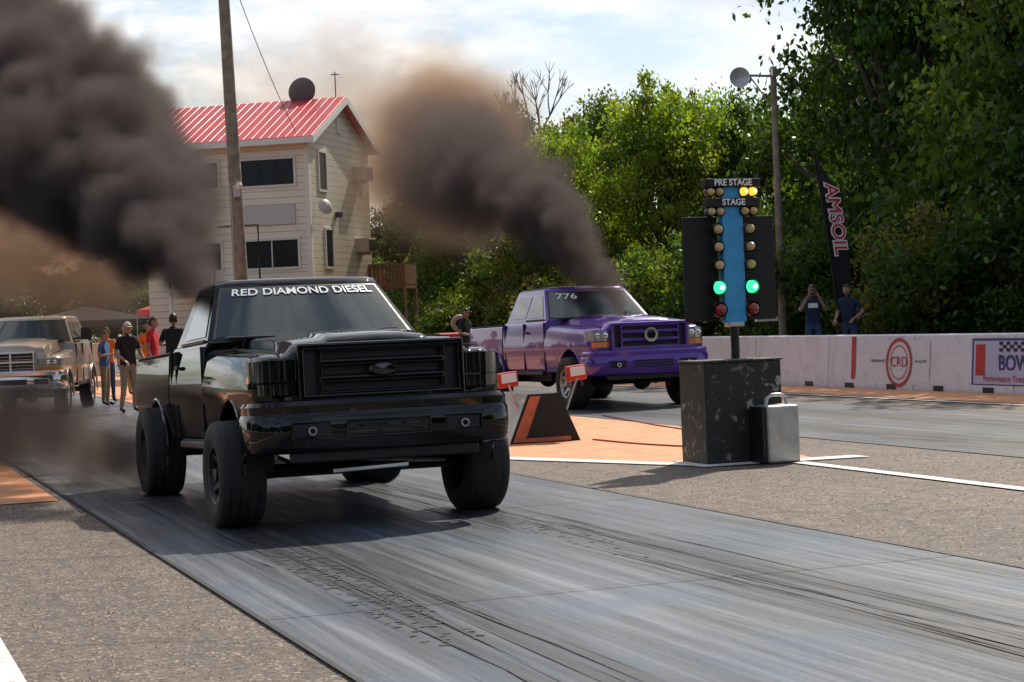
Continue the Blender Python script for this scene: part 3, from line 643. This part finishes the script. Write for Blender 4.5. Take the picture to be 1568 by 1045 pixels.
BLACKP=pm('black_car_paint',(.003,.003,.0035),.5,0,1.0,spec=0.0); PURP=pm('purple_car_paint',(.075,.014,.28),.30,.25,1.0); GOLD=pm('pewter_car_paint',(.52,.48,.42),.35,.40,.8)
SMOKE=pm('smoked_lamp',(.006,.006,.007),.05,coat=.8); CLEAR=pm('clear_lamp',(.35,.36,.38),.1,metal=.6,coat=1); AMB=pm('amber_lens',(.7,.22,.03),.15,coat=1)
pickup('black_pickup_truck',(3.98,14.8,0),0,BLACKP,cab_end=2.75,lampmat=SMOKE,bulbmat=0,pitch=math.radians(-2.1),banner='RED DIAMOND DIESEL',lift=.01,tw=.37,track=1.0)
pt_,_=pickup('purple_pickup_truck',(12.75,29.5,0),0,PURP,cab_end=3.15,bed_end=4.95,wb=3.65,lampmat=CLEAR,turn=AMB,grille='ring',pitch=math.radians(-.8),lift=0.0,stack=True,track=.96,tr=.42,rimmat=STEEL,banner='776',bw=.34,bs=.19,bx0=-.42); pt_.scale=(1.05,1.05,1.05)
hd=math.radians(-15)
pickup('silver_pickup_truck',(3.4+.9*.26,38.6+.9*.96,0),hd,GOLD,cab_end=3.6,bed_end=5.2,wb=3.6,lampmat=CLEAR,turn=AMB,style='ram',grille='ring',tw=.27,track=.86,tr=.40,rimmat=CHROME,mirrors=True,lift=.02)
# ------------------------------------------------------------------ start lights + box
ct=empty('drag_racing_start_lights',(8.76,17.5,0))
BLUE=pm('blue_column',(.05,.34,.66),.45,var=.1); BOARD=pm('matte_black_board',(.012,.013,.013),.7,var=.3,vscale=4); SIL=pm('aluminium_sheet',(.52,.51,.48),.42,metal=.7,var=.15,vscale=7)
box('column',(0,0,2.14),(.24,.10,1.42),BLUE,ct,.01); tube('post',[(0,0,1.0),(0,0,1.46)],.045,BLACKPLASTIC,ct,16); lathe('post_flange',[(0,1.06),(.12,1.06),(.12,1.03),(.0,1.03)],BLACKPLASTIC,ct,24,'z'); box('post_collar',(0,0,1.41),(.17,.13,.05),SIL,ct,.01)
for s in (-1,1): box('back_board',(s*.325,.07,1.985),(.39,.03,1.07),BOARD,ct,.006)
box('board_brace',(.42,.1,1.45),(.25,.04,.05),STEEL,ct)
box('pre_stage_sign',(0,-.03,2.855),(.62,.12,.085),BOARD,ct,.008); box('stage_sign',(0,-.03,2.655),(.60,.12,.085),BOARD,ct,.008)
for s_,z in (('PRE STAGE',2.855),('STAGE',2.655)):
    t=text_mesh(s_.lower().replace(' ','_')+'_text',s_,.088,WHITE,ct,.002,bold=.002); t.rotation_euler=(math.pi/2,0,0); t.location=(0,-.094,z)
AOFF=pm('amber_bulb_off',(.60,.42,.20),.25,coat=.6,var=.1); AON=pm('amber_bulb_lit',(.9,.5,.05),.3,emit=(1,.45,.04),es=1.6); GON=pm('green_bulb_lit',(.05,.8,.3),.3,emit=(.04,1,.32),es=1.6); ROFF=pm('red_bulb_off',(.30,.015,.015),.25,coat=.6)
CORE=pm('lamp_core',(1,1,.8),.3,emit=(1,.9,.5),es=3.0); GCORE=pm('green_core',(.6,1,.8),.3,emit=(.6,1,.8),es=2.5)
def bulb(n,x,z,r,mat,core=None):
    lathe(n,[(0,-.075),(r*.5,-.068),(r*.85,-.045),(r,-.01),(r,.03)],mat,ct,24,'y',loc=(x,-.06,z))
    lathe(n+'_housing',[(r+.012,-.03),(r+.012,.04),(r*.6,.10),(0,.10)],BLACKPLASTIC,ct,24,'y',loc=(x,-.055,z))
    if core: lathe(n+'_filament',[(0,-.083),(r*.25,-.079),(r*.38,-.07)],core,ct,16,'y',loc=(x,-.06,z))
for z,nm in ((2.765,'prestage_bulb'),(2.565,'stage_bulb')):
    for x in (-.25,-.15,.13,.23):
        on=x>0 and z>2.7; bulb(nm,x,z,.042,AON if on else AOFF,CORE if on else None)
for z in (2.385,2.205,2.02):
    for s in (-1,1): bulb('amber_bulb',s*.18,z,.05,AOFF)
for s in (-1,1): bulb('green_bulb',s*.185,1.79,.064,GON,GCORE); bulb('red_bulb',s*.185,1.565,.064,ROFF)
m,nt,b=newmat('scuffed_black'); nb=NB(nt); tc=nb.n('ShaderNodeTexCoord').outputs['Object']; f=nb.noise(tc,9,10,.75); g=nb.noise(tc,2.2,3)
k_=nb.math('MULTIPLY',nb.ramp(f,[(.56,0),(.60,1)]),nb.ramp(g,[(.42,.0),(.6,1)])); nb.l(nb.mix(k_,(.018,.017,.016),(.34,.31,.26)),b.inputs['Base Color']); b.inputs['Roughness'].default_value=.55
bx=empty('equipment_box',(8.66,17.45,0)); box('case',(0,0,.52),(.86,.6,1.03),m,bx,.012); box('lid',(0,0,1.045),(.89,.63,.02),m,bx,.005)
box('base_skid',(-.02,-.0,.012),(.96,.72,.02),WPAINT,bx)
sb=empty('aluminium_case',(8.93,16.98,0)); box('shell',(0,0,.30),(.36,.30,.58),SIL,sb,.03); box('shell_foot',(0,0,.02),(.34,.28,.03),BLACKPLASTIC,sb)
tube('handle',[(-.12,0,.58),(-.1,0,.66),(-.05,0,.69),(.05,0,.69),(.10,0,.66),(.12,0,.58)],.018,SIL,sb,8); box('side_panel',(-.205,.02,.3),(.04,.28,.56),BLACKPLASTIC,sb,.01)
# staging beam guard
bg_=empty('staging_beam_guard',(8.32,22.5,0)); OR2=pm('faded_red_orange',(.50,.13,.06),.5,var=.25,vscale=6)
L,Wd,Ht=1.15,.95,.62
V=[(-Wd/2,-L/2,0),(Wd/2,-L/2,0),(Wd*.22,-L/2,Ht),(-Wd*.22,-L/2,Ht),(-Wd/2,L/2,0),(Wd/2,L/2,0),(Wd*.22,L/2,Ht),(-Wd*.22,L/2,Ht)]
mobj('ramp_shell',V,[(0,1,2,3),(7,6,5,4),(1,5,6,2),(2,6,7,3),(3,7,4,0)],BOARD,bg_,bevel=.01)
V=[(-Wd/2-.006,-L/2,.0),(-Wd/2-.006,L/2,.0),(-Wd*.22-.006,L/2,Ht),(-Wd*.22-.006,-L/2,Ht)]; mobj('side_plate',V,[(0,1,2,3)],SIL,bg_)
V=[(-Wd/2+.04,-L/2-.008,.03),(-Wd*.22+.02,-L/2-.008,Ht-.03),(-Wd*.22+.16,-L/2-.008,Ht-.03),(-Wd/2+.20,-L/2-.008,.03)]; mobj('front_stripe_a',V,[(0,1,2,3)],OR2,bg_)
box('front_stripe_base',(.03,-L/2-.006,.05),(Wd-.34,.006,.05),OR2,bg_)
LW=pm('lens_white',(.8,.8,.8),.2,coat=1); RB=pm('lamp_red',(.6,.04,.02),.4)
for k,(x,y,z) in enumerate(((-.38,-.35,.80),(.50,-.45,.85),(-.50,.3,.72))):
    tube('lamp_stand_%d'%k,[(x*.6,y,.3),(x,y,z-.06)],.015,STEEL,bg_,8); box('lamp_body_%d'%k,(x,y+.04,z),(.26,.10,.19),RB,bg_,.02,rot=(0,-.1,0)); box('lamp_lens_%d'%k,(x,y-.02,z+.02),(.20,.02,.11),LW,bg_,.008,rot=(0,-.1,0))
cb=[(8.9,21.8,.02),(9.0,20.5,.02),(9.3,19.6,.02),(9.9,20.2,.02),(10.4,21.8,.02),(10.7,24,.02),(11.2,27,.02)]
tube('extension_cable',[tuple(p) for p in catmull(cb,8)],.012,pm('cable_red',(.35,.05,.02),.5),None,6)
# ------------------------------------------------------------------ feather flag
ff=empty('feather_flag',(20.35,35.6,.3)); N=24; V=[]
FB=pm('flag_black',(.015,.013,.017),.7)
def flagpt(s,t):
    z=.9+3.55*t; lean=-.05-.42*t**1.3; wd=.46*math.sin(math.pi*min(1,(t*.93+.07)))**.45*(1 if t<.8 else max(.02,(1-t)/.2)**.55); return (lean-.02+ s*wd, .05*math.sin(3*t+2*s),z)
for i in range(N+1):
    for j in range(5): V.append(flagpt(j/4,i/N))
mobj('cloth',V,grid_faces(N+1,5),FB,ff,smooth=True); tube('mast',[(.05,0,-.3)]+[(flagpt(0,i/10)[0]-.01,.0,flagpt(0,i/10)[2]) for i in range(11)],.018,BLACKPLASTIC,ff,8)
FR=pm('flag_red',(.65,.02,.03),.6); FW=pm('flag_white',(.85,.85,.85),.6)
def flagtext(n,s,size,mat,off,xo=0,b_=0):
    t=text_mesh(n,s,size,mat,ff,.001,bold=b_)
    for v in t.data.vertices:
        a,b2=v.co.x,v.co.y; tt=.62+(-a)/3.55; p=flagpt(0,tt); v.co=Vector((p[0]+.22+xo+b2,-.07-off-v.co.z,p[2]))
flagtext('flag_logo_backing','AMSOIL',.44,FW,.0,0,.03); flagtext('flag_logo','AMSOIL',.44,FR,.014,0,.0)
# ------------------------------------------------------------------ people
SKIN=pm('skin',(.42,.24,.17),.55,var=.1,vscale=10)
def skin_mesh(name,verts,edges,rad,sub=1):
    me=bpy.data.meshes.new(name); me.from_pydata(verts,edges,[]); o=bpy.data.objects.new(name,me); COL.objects.link(o)
    o.modifiers.new('s','SKIN'); 
    for i,r in enumerate(rad):
        sv=me.skin_vertices[0].data[i]; sv.radius=(r,r) if not hasattr(r,'__len__') else r; sv.use_root=(i==0)
    sm=o.modifiers.new('ss','SUBSURF'); sm.levels=sub; sm.render_levels=sub
    dg=bpy.context.evaluated_depsgraph_get(); dg.update(); m=bpy.data.meshes.new_from_object(o.evaluated_get(dg)); bpy.data.objects.remove(o,do_unlink=True)
    m.polygons.foreach_set('use_smooth',[True]*len(m.polygons)); m.name=name; return m
hv=[(0,0,0),(0,0,-.05),(0,0,-.085)];he=[(0,1),(1,2)];hr=[(.022,.022),(.034,.017),(.036,.014)]
for i,(x,l) in enumerate(((-.03,.062),(-.01,.075),(.011,.07),(.030,.055))):
    b=len(hv); hv+=[(x,-.004,-.105),(x*1.1,-.016,-.105-l*.45),(x*1.1,-.038,-.105-l*.85)]; he+=[(2,b),(b,b+1),(b+1,b+2)]; hr+=[.0095,.0088,.007]
b=len(hv); hv+=[(-.045,-.014,-.055),(-.058,-.028,-.085),(-.055,-.040,-.108)]; he+=[(1,b),(b,b+1),(b+1,b+2)]; hr+=[.012,.010,.008]
HAND=skin_mesh('hand_mesh',hv,he,hr,1); HAND.materials.append(SKIN)
def head_geo():
    bm=bmesh.new(); bmesh.ops.create_uvsphere(bm,u_segments=24,v_segments=18,radius=1)
    for v in bm.verts:
        x,y,z=v.co; w_=.076*(1-.22*max(0,-z)); v.co=Vector((x*w_,y*.095-(.012*max(0,-z)),z*.118))
        if y<0: 
            if abs(x)<.22 and -.25<z<.12: v.co.y-=.016*(1-abs(x)/.22)*(1 if z<0 else .5)
            if .0<z<.2 and .2<abs(x)<.55: v.co.y+=.007
    me=bpy.data.meshes.new('head_mesh'); bm.to_mesh(me); bm.free(); me.polygons.foreach_set('use_smooth',[True]*len(me.polygons)); me.materials.append(SKIN); return me
HEAD=head_geo(); EYE=pm('eye_dark',(.02,.015,.01),.2); LIP=pm('lip',(.30,.12,.10),.5); HAIR=pm('hair_brown',(.06,.035,.02),.8)
def person(name,loc,face,shirt,pants,arms,cap=None,shorts=False,height=1.76,headturn=0,hair=HAIR,lean=0,legs=None,hold=None):
    k=height/1.76; root=empty(name,loc,(0,0,face)); root.scale=(k,k,k)
    ly=-lean
    J={'pel':(0,0,.97),'sp':(0,ly*.4,1.14),'ch':(0,ly*.8,1.33),'nb':(0,ly,1.46),'nk':(0,ly-.012,1.54),
       'sL':(-.175,ly*.9,1.425),'sR':(.175,ly*.9,1.425),'hL':(-.095,0,.90),'hR':(.095,0,.90),
       'kL':(-.11,-.02,.50),'kR':(.11,-.02,.50),'aL':(-.12,.02,.09),'aR':(.12,.02,.09),'tL':(-.14,-.15,.035),'tR':(.14,-.15,.035),'eL':arms[0],'wL':arms[1],'eR':arms[2],'wR':arms[3]}
    if legs: J.update(legs)
    rad={'pel':(.155,.115),'sp':(.145,.105),'ch':(.165,.115),'nb':(.085,.075),'nk':.055,'sL':.07,'sR':.07,'hL':.095,'hR':.095,'kL':.062,'kR':.062,'aL':.042,'aR':.042,'tL':.036,'tR':.036,'eL':.043,'eR':.043,'wL':.028,'wR':.028}
    Ed=[('pel','sp','s'),('sp','ch','s'),('ch','nb','s'),('nb','nk','k'),('ch','sL','s'),('ch','sR','s'),('sL','eL','u'),('sR','eR','u'),('eL','wL','k'),('eR','wR','k'),('pel','hL','p'),('pel','hR','p'),('hL','kL','p'),('hR','kR','p'),('kL','aL','c'),('kR','aR','c'),('aL','tL','f'),('aR','tR','f')]
    names=list(J); idx={n:i for i,n in enumerate(names)}
    me=skin_mesh(name+'_body',[J[n] for n in names],[(idx[a],idx[b]) for a,b,_ in Ed],[rad[n] for n in names],2)
    for mm in (shirt,pants,SKIN,BLACKPLASTIC): me.materials.append(mm)
    A=np.array([J[a] for a,_,_ in Ed]);Bv=np.array([J[b] for _,b,_ in Ed]); AB=Bv-A
    for p in me.polygons:
        c=np.array(p.center); t=np.clip(((c-A)*AB).sum(1)/(AB*AB).sum(1),0,1); d=np.linalg.norm(A+AB*t[:,None]-c,axis=1)
        rr_=[.14 if Ed[i][2]=='s' else .06 for i in range(len(Ed))]; i=int(np.argmin(d/np.array(rr_))); ty=Ed[i][2]; tt=t[i]
        if ty=='s': mi=0
        elif ty=='u': mi=0 if tt<.7 else 2
        elif ty=='k': mi=2
        elif ty=='p': mi=1
        elif ty=='c': mi=(2 if tt>.1 else 1) if shorts else 1
        else: mi=3
        if ty in 'p' and c[2]>.95 and abs(c[0])<.2: mi=0
        if ty=='s' and c[2]<.93: mi=1
        p.material_index=mi
    body=bpy.data.objects.new('body',me); link(body,root)
    hd_=empty('head',(0,ly-.03,1.645),(0,0,headturn),root); h=bpy.data.objects.new('skull',HEAD); link(h,hd_)
    for s in (1,-1):
        lathe('eye',[(0,-.006),(.010,-.003),(.012,.003)],EYE,hd_,10,'y',loc=(s*.03,-.083,.012)); box('ear',(s*.077,.0,.0),(.014,.035,.055),SKIN,hd_,.006)
    box('mouth',(0,-.098,-.055),(.045,.01,.010),LIP,hd_,.004)
    bm=bmesh.new(); bmesh.ops.create_uvsphere(bm,u_segments=20,v_segments=14,radius=1)
    bmesh.ops.delete(bm,geom=[v for v in bm.verts if v.co.z<(.25 if v.co.y<0 else -.45)],context='VERTS')
    for v in bm.verts: v.co=Vector((v.co.x*.084,v.co.y*.103+.002,v.co.z*.125+.004))
    me2=bpy.data.meshes.new('hair'); bm.to_mesh(me2); bm.free(); me2.polygons.foreach_set('use_smooth',[True]*len(me2.polygons)); me2.materials.append(cap or hair); link(bpy.data.objects.new('cap_crown' if cap else 'hair',me2),hd_)
    if cap:
        V=[];
        for i in range(9):
            t=math.radians(200+140*i/8); V+=[(.078*math.cos(t),.098*math.sin(t),.035),(.085*math.cos(t),.098*math.sin(t)-.075*(1-abs(i-4)/4.6)**.6,.024)]
        mobj('cap_brim',V,grid_faces(9,2),cap,hd_,smooth=True)
    for s,e,w_ in (('L','eL','wL'),('R','eR','wR')):
        d=(Vector(J[w_])-Vector(J[e])).normalized(); o=bpy.data.objects.new('hand_'+s,HAND); q_=d.to_track_quat('-Z','Y'); o.rotation_mode='QUATERNION'; o.rotation_quaternion=q_; o.location=Vector(J[w_])-d*.01
        if s=='R': o.scale=(-1,1,1)
        link(o,root)
    if hold: box('phone',hold,(.15,.012,.08),BLACKPLASTIC,root,.004)
    return root
down=[(-.24,.03,1.15),(-.26,-.05,.90),(.24,.03,1.15),(.26,-.05,.90)]
folded=[(-.27,.02,1.17),(-.12,-.2,1.2),(.27,.02,1.17),(.12,-.2,1.2)]
NV=pm('navy_tshirt',(.02,.03,.07),.9,var=.2); BK=pm('black_tshirt',(.015,.015,.017),.9); KH=pm('khaki_shorts',(.30,.24,.16),.9); JE=pm('blue_jeans',(.04,.07,.14),.9,var=.2); RD=pm('red_tshirt',(.50,.03,.05),.9); OG=pm('orange_tshirt',(.75,.18,.03),.9); BL=pm('blue_tshirt',(.06,.14,.35),.9); WC=pm('white_cap',(.6,.58,.55),.8); GY=pm('grey_tshirt',(.2,.2,.21),.9)
photo=[(-.27,-.10,1.22),(-.11,-.30,1.52),(.27,-.10,1.22),(.11,-.30,1.52)]
p=person('man_taking_photo',(19.4,35.1,.26),math.radians(-25),NV,JE,photo,cap=BLACKPLASTIC,hold=(0,-.34,1.60))
box('shirt_logo',(0,-.135,1.33),(.20,.004,.10),FW,p,.0)
person('man_in_navy_shirt',(20.1,34.8,.26),math.radians(-60),NV,JE,[(-.27,-.02,1.17),(-.22,-.22,1.02),(.30,.05,1.18),(.22,-.18,1.05)],cap=None,hair=HAIR,lean=.06,height=1.74)
person('man_in_black_shirt',(15.2,45.5,0),math.radians(40),BK,KH,[(-.26,.0,1.18),(-.15,-.22,1.12),(.25,.02,1.17),(.12,-.24,1.15)],cap=BLACKPLASTIC,height=1.88)
person('bystander',(17.1,46.6,0),math.radians(10),RD,JE,down,height=1.80)
person('man_in_dark_tshirt',(5.6,37.9,0),math.radians(20),BK,KH,[(-.25,.02,1.17),(-.17,-.18,1.02),(.27,.0,1.18),(.30,-.14,.98)],cap=WC,shorts=True,height=1.80,legs={'kL':(-.13,-.04,.5),'aL':(-.16,.05,.09),'tL':(-.18,-.11,.035)})
person('person_in_red_shirt',(6.8,42.2,0),math.radians(60),RD,JE,down,height=1.92)
person('person_in_black_shirt',(6.9,40.1,0),math.radians(150),BK,JE,folded,height=1.96,cap=BLACKPLASTIC)
person('person_in_red_shirt',(7.6,41.4,0),math.radians(0),RD,KH,photo,height=1.88)
person('man_in_orange_shirt',(6.1,44.5,0),math.radians(160),OG,JE,down,height=1.74)
person('man_in_orange_shirt',(7.3,46.0,0),math.radians(20),OG,KH,folded,height=1.86)
person('woman_in_blue_shirt',(5.9,46.9,0),math.radians(140),BL,JE,down,height=1.72)
person('woman_in_blue_shirt',(5.75,42.4,0),math.radians(60),BL,KH,folded,height=1.66)
person('bystander',(7.1,48.5,0),math.radians(30),GY,KH,down,height=1.8)
# ------------------------------------------------------------------ canopies and red machine
def canopy(name,loc,w_,d_,h,mat):
    r=empty(name,loc,(0,0,.1)); 
    for x in (-1,1):
        for y in (-1,1): tube('leg',[(x*w_/2,y*d_/2,0),(x*w_/2,y*d_/2,h)],.025,STEEL,r,6)
    V=[(-w_/2,-d_/2,h),(w_/2,-d_/2,h),(w_/2,d_/2,h),(-w_/2,d_/2,h),(0,0,h+.6),(-w_/2,-d_/2,h-.25),(w_/2,-d_/2,h-.25),(w_/2,d_/2,h-.25),(-w_/2,d_/2,h-.25)]
    mobj('cover',V,[(0,1,4),(1,2,4),(2,3,4),(3,0,4),(0,5,6,1),(1,6,7,2),(2,7,8,3),(3,8,5,0)],mat,r)
canopy('canopy_tent',(10.2,80,0),5.0,3,2.2,pm('dark_canvas',(.02,.025,.04),.9)); canopy('canopy_tent',(13.4,74,0),3.4,3,2.5,pm('red_canvas',(.5,.03,.03),.8))
gm=empty('red_generator',(16.3,50.0,0)); box('tank',(0,0,.9),(1.1,.8,.7),RED,gm,.1); lathe('fan_shroud',[(.12,-.05),(.22,-.08),(.25,0),(.22,.1)],pm('shroud',(.30,.26,.22),.5),gm,24,'y',loc=(.1,-.45,1.5)); box('chassis',(0,0,.5),(1.3,.8,.12),DARKMETAL,gm,.02)
for x in (-.45,.45): lathe('wheel',[(0,-.06),(.25,-.06),(.28,0),(.25,.06),(0,.06)],RUBBER,gm,24,'y',loc=(x,-.45,.28))
# ------------------------------------------------------------------ smoke (voxel volumes)
def smoke_mat(name,sc,ab,dens,aniso=.2,step=4.0):
    m=bpy.data.materials.new(name); m.use_nodes=True; nt=m.node_tree; nt.nodes.clear(); nb=NB(nt); out=nb.n('ShaderNodeOutputMaterial')
    at=nb.n('ShaderNodeAttribute',attribute_name='density'); d=nb.math('MULTIPLY',at.outputs['Fac'],dens)
    s=nb.n('ShaderNodeVolumeScatter'); s.inputs['Color'].default_value=(*sc,1); s.inputs['Anisotropy'].default_value=aniso; nb.l(d,s.inputs['Density'])
    a=nb.n('ShaderNodeVolumeAbsorption'); a.inputs['Color'].default_value=(*ab,1); nb.l(d,a.inputs['Density'])
    ad=nb.n('ShaderNodeAddShader'); nb.l(s.outputs[0],ad.inputs[0]); nb.l(a.outputs[0],ad.inputs[1]); nb.l(ad.outputs[0],out.inputs['Volume'])
    try: m.cycles.volume_step_rate=step
    except Exception as e: print('step',e)
    return m
def plume(name,paths,mat,seed,vox,warp=.5,wscale=.9,edge=1.0,spread=.62,pr=.5,na_=1.1):
    rng=np.random.default_rng(seed); P=[];Rr=[];Dn=[]
    for path,npuff in paths:
        pts=np.array(catmull(path,24))
        seglen=np.concatenate([[0],np.cumsum(np.linalg.norm(np.diff(pts[:,:3],axis=0),axis=1)/np.maximum(pts[1:,3],.05))]); seglen/=seglen[-1]
        for k in range(npuff):
            u=rng.uniform(); row=np.array([np.interp(u,seglen,pts[:,c]) for c in range(5)])
            d=rng.normal(0,1,3); d/=np.linalg.norm(d); p=row[:3]+d*row[3]*spread*rng.uniform(.1,1)**.6
            P.append(tuple(p)); Rr.append(row[3]*pr*rng.uniform(.7,1.35)); Dn.append(max(0,row[4])*rng.uniform(.6,1.2))
    me=bpy.data.meshes.new(name); me.from_pydata(P,[],[])
    a=me.attributes.new('rad','FLOAT','POINT'); a.data.foreach_set('value',Rr); a=me.attributes.new('dn','FLOAT','POINT'); a.data.foreach_set('value',Dn)
    o=bpy.data.objects.new(name,me); me.materials.append(mat); link(o)
    PA=np.array(P); mr=max(Rr)*1.3+.15; mn=PA.min(0)-mr; mx=PA.max(0)+mr; mn[2]=max(mn[2],.03)
    ng=bpy.data.node_groups.new(name+'_gn','GeometryNodeTree'); ng.interface.new_socket('Geometry',in_out='INPUT',socket_type='NodeSocketGeometry'); ng.interface.new_socket('Geometry',in_out='OUTPUT',socket_type='NodeSocketGeometry')
    nb=NB(ng); gi=nb.n('NodeGroupInput'); go=nb.n('NodeGroupOutput'); pos=nb.n('GeometryNodeInputPosition')
    def nz(scale,detail):
        x=nb.n('ShaderNodeTexNoise'); x.inputs['Scale'].default_value=scale; x.inputs['Detail'].default_value=detail; nb.l(pos.outputs[0],x.inputs['Vector']); return x
    def warpv(x,amp,base):
        s=nb.n('ShaderNodeVectorMath',operation='SUBTRACT'); nb.l(x.outputs['Color'],s.inputs[0]); s.inputs[1].default_value=(.5,.5,.5)
        m_=nb.n('ShaderNodeVectorMath',operation='SCALE'); nb.l(s.outputs[0],m_.inputs[0]); m_.inputs['Scale'].default_value=amp
        a_=nb.n('ShaderNodeVectorMath',operation='ADD'); nb.l(base,a_.inputs[0]); nb.l(m_.outputs[0],a_.inputs[1]); return a_.outputs[0]
    wv=warpv(nz(wscale,5),warp,pos.outputs[0])
    sn=nb.n('GeometryNodeSampleNearest',domain='POINT'); nb.l(gi.outputs[0],sn.inputs['Geometry']); nb.l(wv,sn.inputs['Sample Position'])
    def samp(val,dt):
        s=nb.n('GeometryNodeSampleIndex',data_type=dt,domain='POINT'); nb.l(gi.outputs[0],s.inputs['Geometry']); nb.l(sn.outputs[0],s.inputs['Index']); nb.l(val,s.inputs['Value']); return s.outputs[0]
    def na(n_):
        x=nb.n('GeometryNodeInputNamedAttribute',data_type='FLOAT'); x.inputs['Name'].default_value=n_; return x.outputs['Attribute']
    pp=samp(pos.outputs[0],'FLOAT_VECTOR'); rad=samp(na('rad'),'FLOAT'); dn=samp(na('dn'),'FLOAT')
    ds=nb.n('ShaderNodeVectorMath',operation='DISTANCE'); nb.l(wv,ds.inputs[0]); nb.l(pp,ds.inputs[1])
    t=nb.math('SUBTRACT',1.0,nb.math('DIVIDE',ds.outputs['Value'],rad))
    n3=nz(wscale*3.2,6).outputs['Fac']; t=nb.math('ADD',t,nb.math('MULTIPLY',nb.math('SUBTRACT',n3,.5),na_))
    t=nb.math('MULTIPLY',t,edge); c=nb.n('ShaderNodeClamp'); nb.l(t,c.inputs[0]); t=nb.math('MULTIPLY',c.outputs[0],dn)
    vc=nb.n('GeometryNodeVolumeCube'); nb.l(t,vc.inputs['Density']); vc.inputs['Min'].default_value=tuple(mn); vc.inputs['Max'].default_value=tuple(mx)
    for i,ax in enumerate('XYZ'): vc.inputs['Resolution '+ax].default_value=max(8,int((mx[i]-mn[i])/vox))
    sm=nb.n('GeometryNodeSetMaterial'); sm.inputs['Material'].default_value=mat; nb.l(vc.outputs[0],sm.inputs[0]); nb.l(sm.outputs[0],go.inputs[0])
    md=o.modifiers.new('smoke','NODES'); md.node_group=ng
    return o
SM1=smoke_mat('diesel_smoke',(.135,.12,.12),(.34,.27,.24),6.5)
SM2=smoke_mat('diesel_smoke_thin',(.22,.18,.15),(.60,.43,.28),3.6)
SM3=smoke_mat('tyre_smoke',(.14,.12,.115),(.36,.30,.27),3.0)
plume('exhaust_smoke',[([(3.35,17.3,1.75,.16,1.3),(3.2,18.4,2.35,.42,1.2),(3.1,20.5,3.1,.85,1.0),(3.0,24,4.1,1.35,.85),(2.7,29,5.1,1.8,.65),(2.3,35,6.5,2.4,.5)],560)],SM1,4,.10,warp=.8,wscale=.9,edge=2.0,pr=.46,na_=1.3)
plume('exhaust_smoke',[([(3.1,36,3.4,1.0,.30),(5.2,39,3.6,1.8,.22),(4.6,46,4.2,2.6,.16),(3.0,54,5.0,3.0,.10)],160)],SM2,21,.3,warp=1.4,wscale=.5,edge=1.3,na_=1.3)
plume('exhaust_smoke',[([(12.88,29.75,1.55,.15,1.3),(12.85,30.6,2.1,.38,1.2),(12.8,32.4,3.1,.70,.8),(12.9,35.5,4.1,1.15,.42),(13.3,40,5.0,1.6,.17),(14.8,46,5.9,2.1,.05)],400)],SM1,8,.11,warp=1.1,wscale=.8,edge=1.5,na_=1.4)
plume('exhaust_smoke',[([(13.5,41,5.0,1.7,.10),(16.0,50,6.2,2.8,.11),(21.0,62,7.4,3.6,.085),(22.8,73,9.0,4.6,.065),(19.5,84,11.4,4.2,.035),(14,92,13,3.2,.012)],300)],SM2,11,.35,warp=2.2,wscale=.35,edge=1.2,na_=1.7)
plume('tyre_smoke',[([(2.9,18.3,.25,.28,1.2),(2.5,19.8,.38,.48,1.2),(2.1,22,.48,.65,1.0),(1.7,25.5,.5,.7,.7),(1.4,30,.5,.6,.2)],170)],SM3,5,.10,warp=.8,wscale=.9,edge=1.3)
print('objects',len(bpy.data.objects))
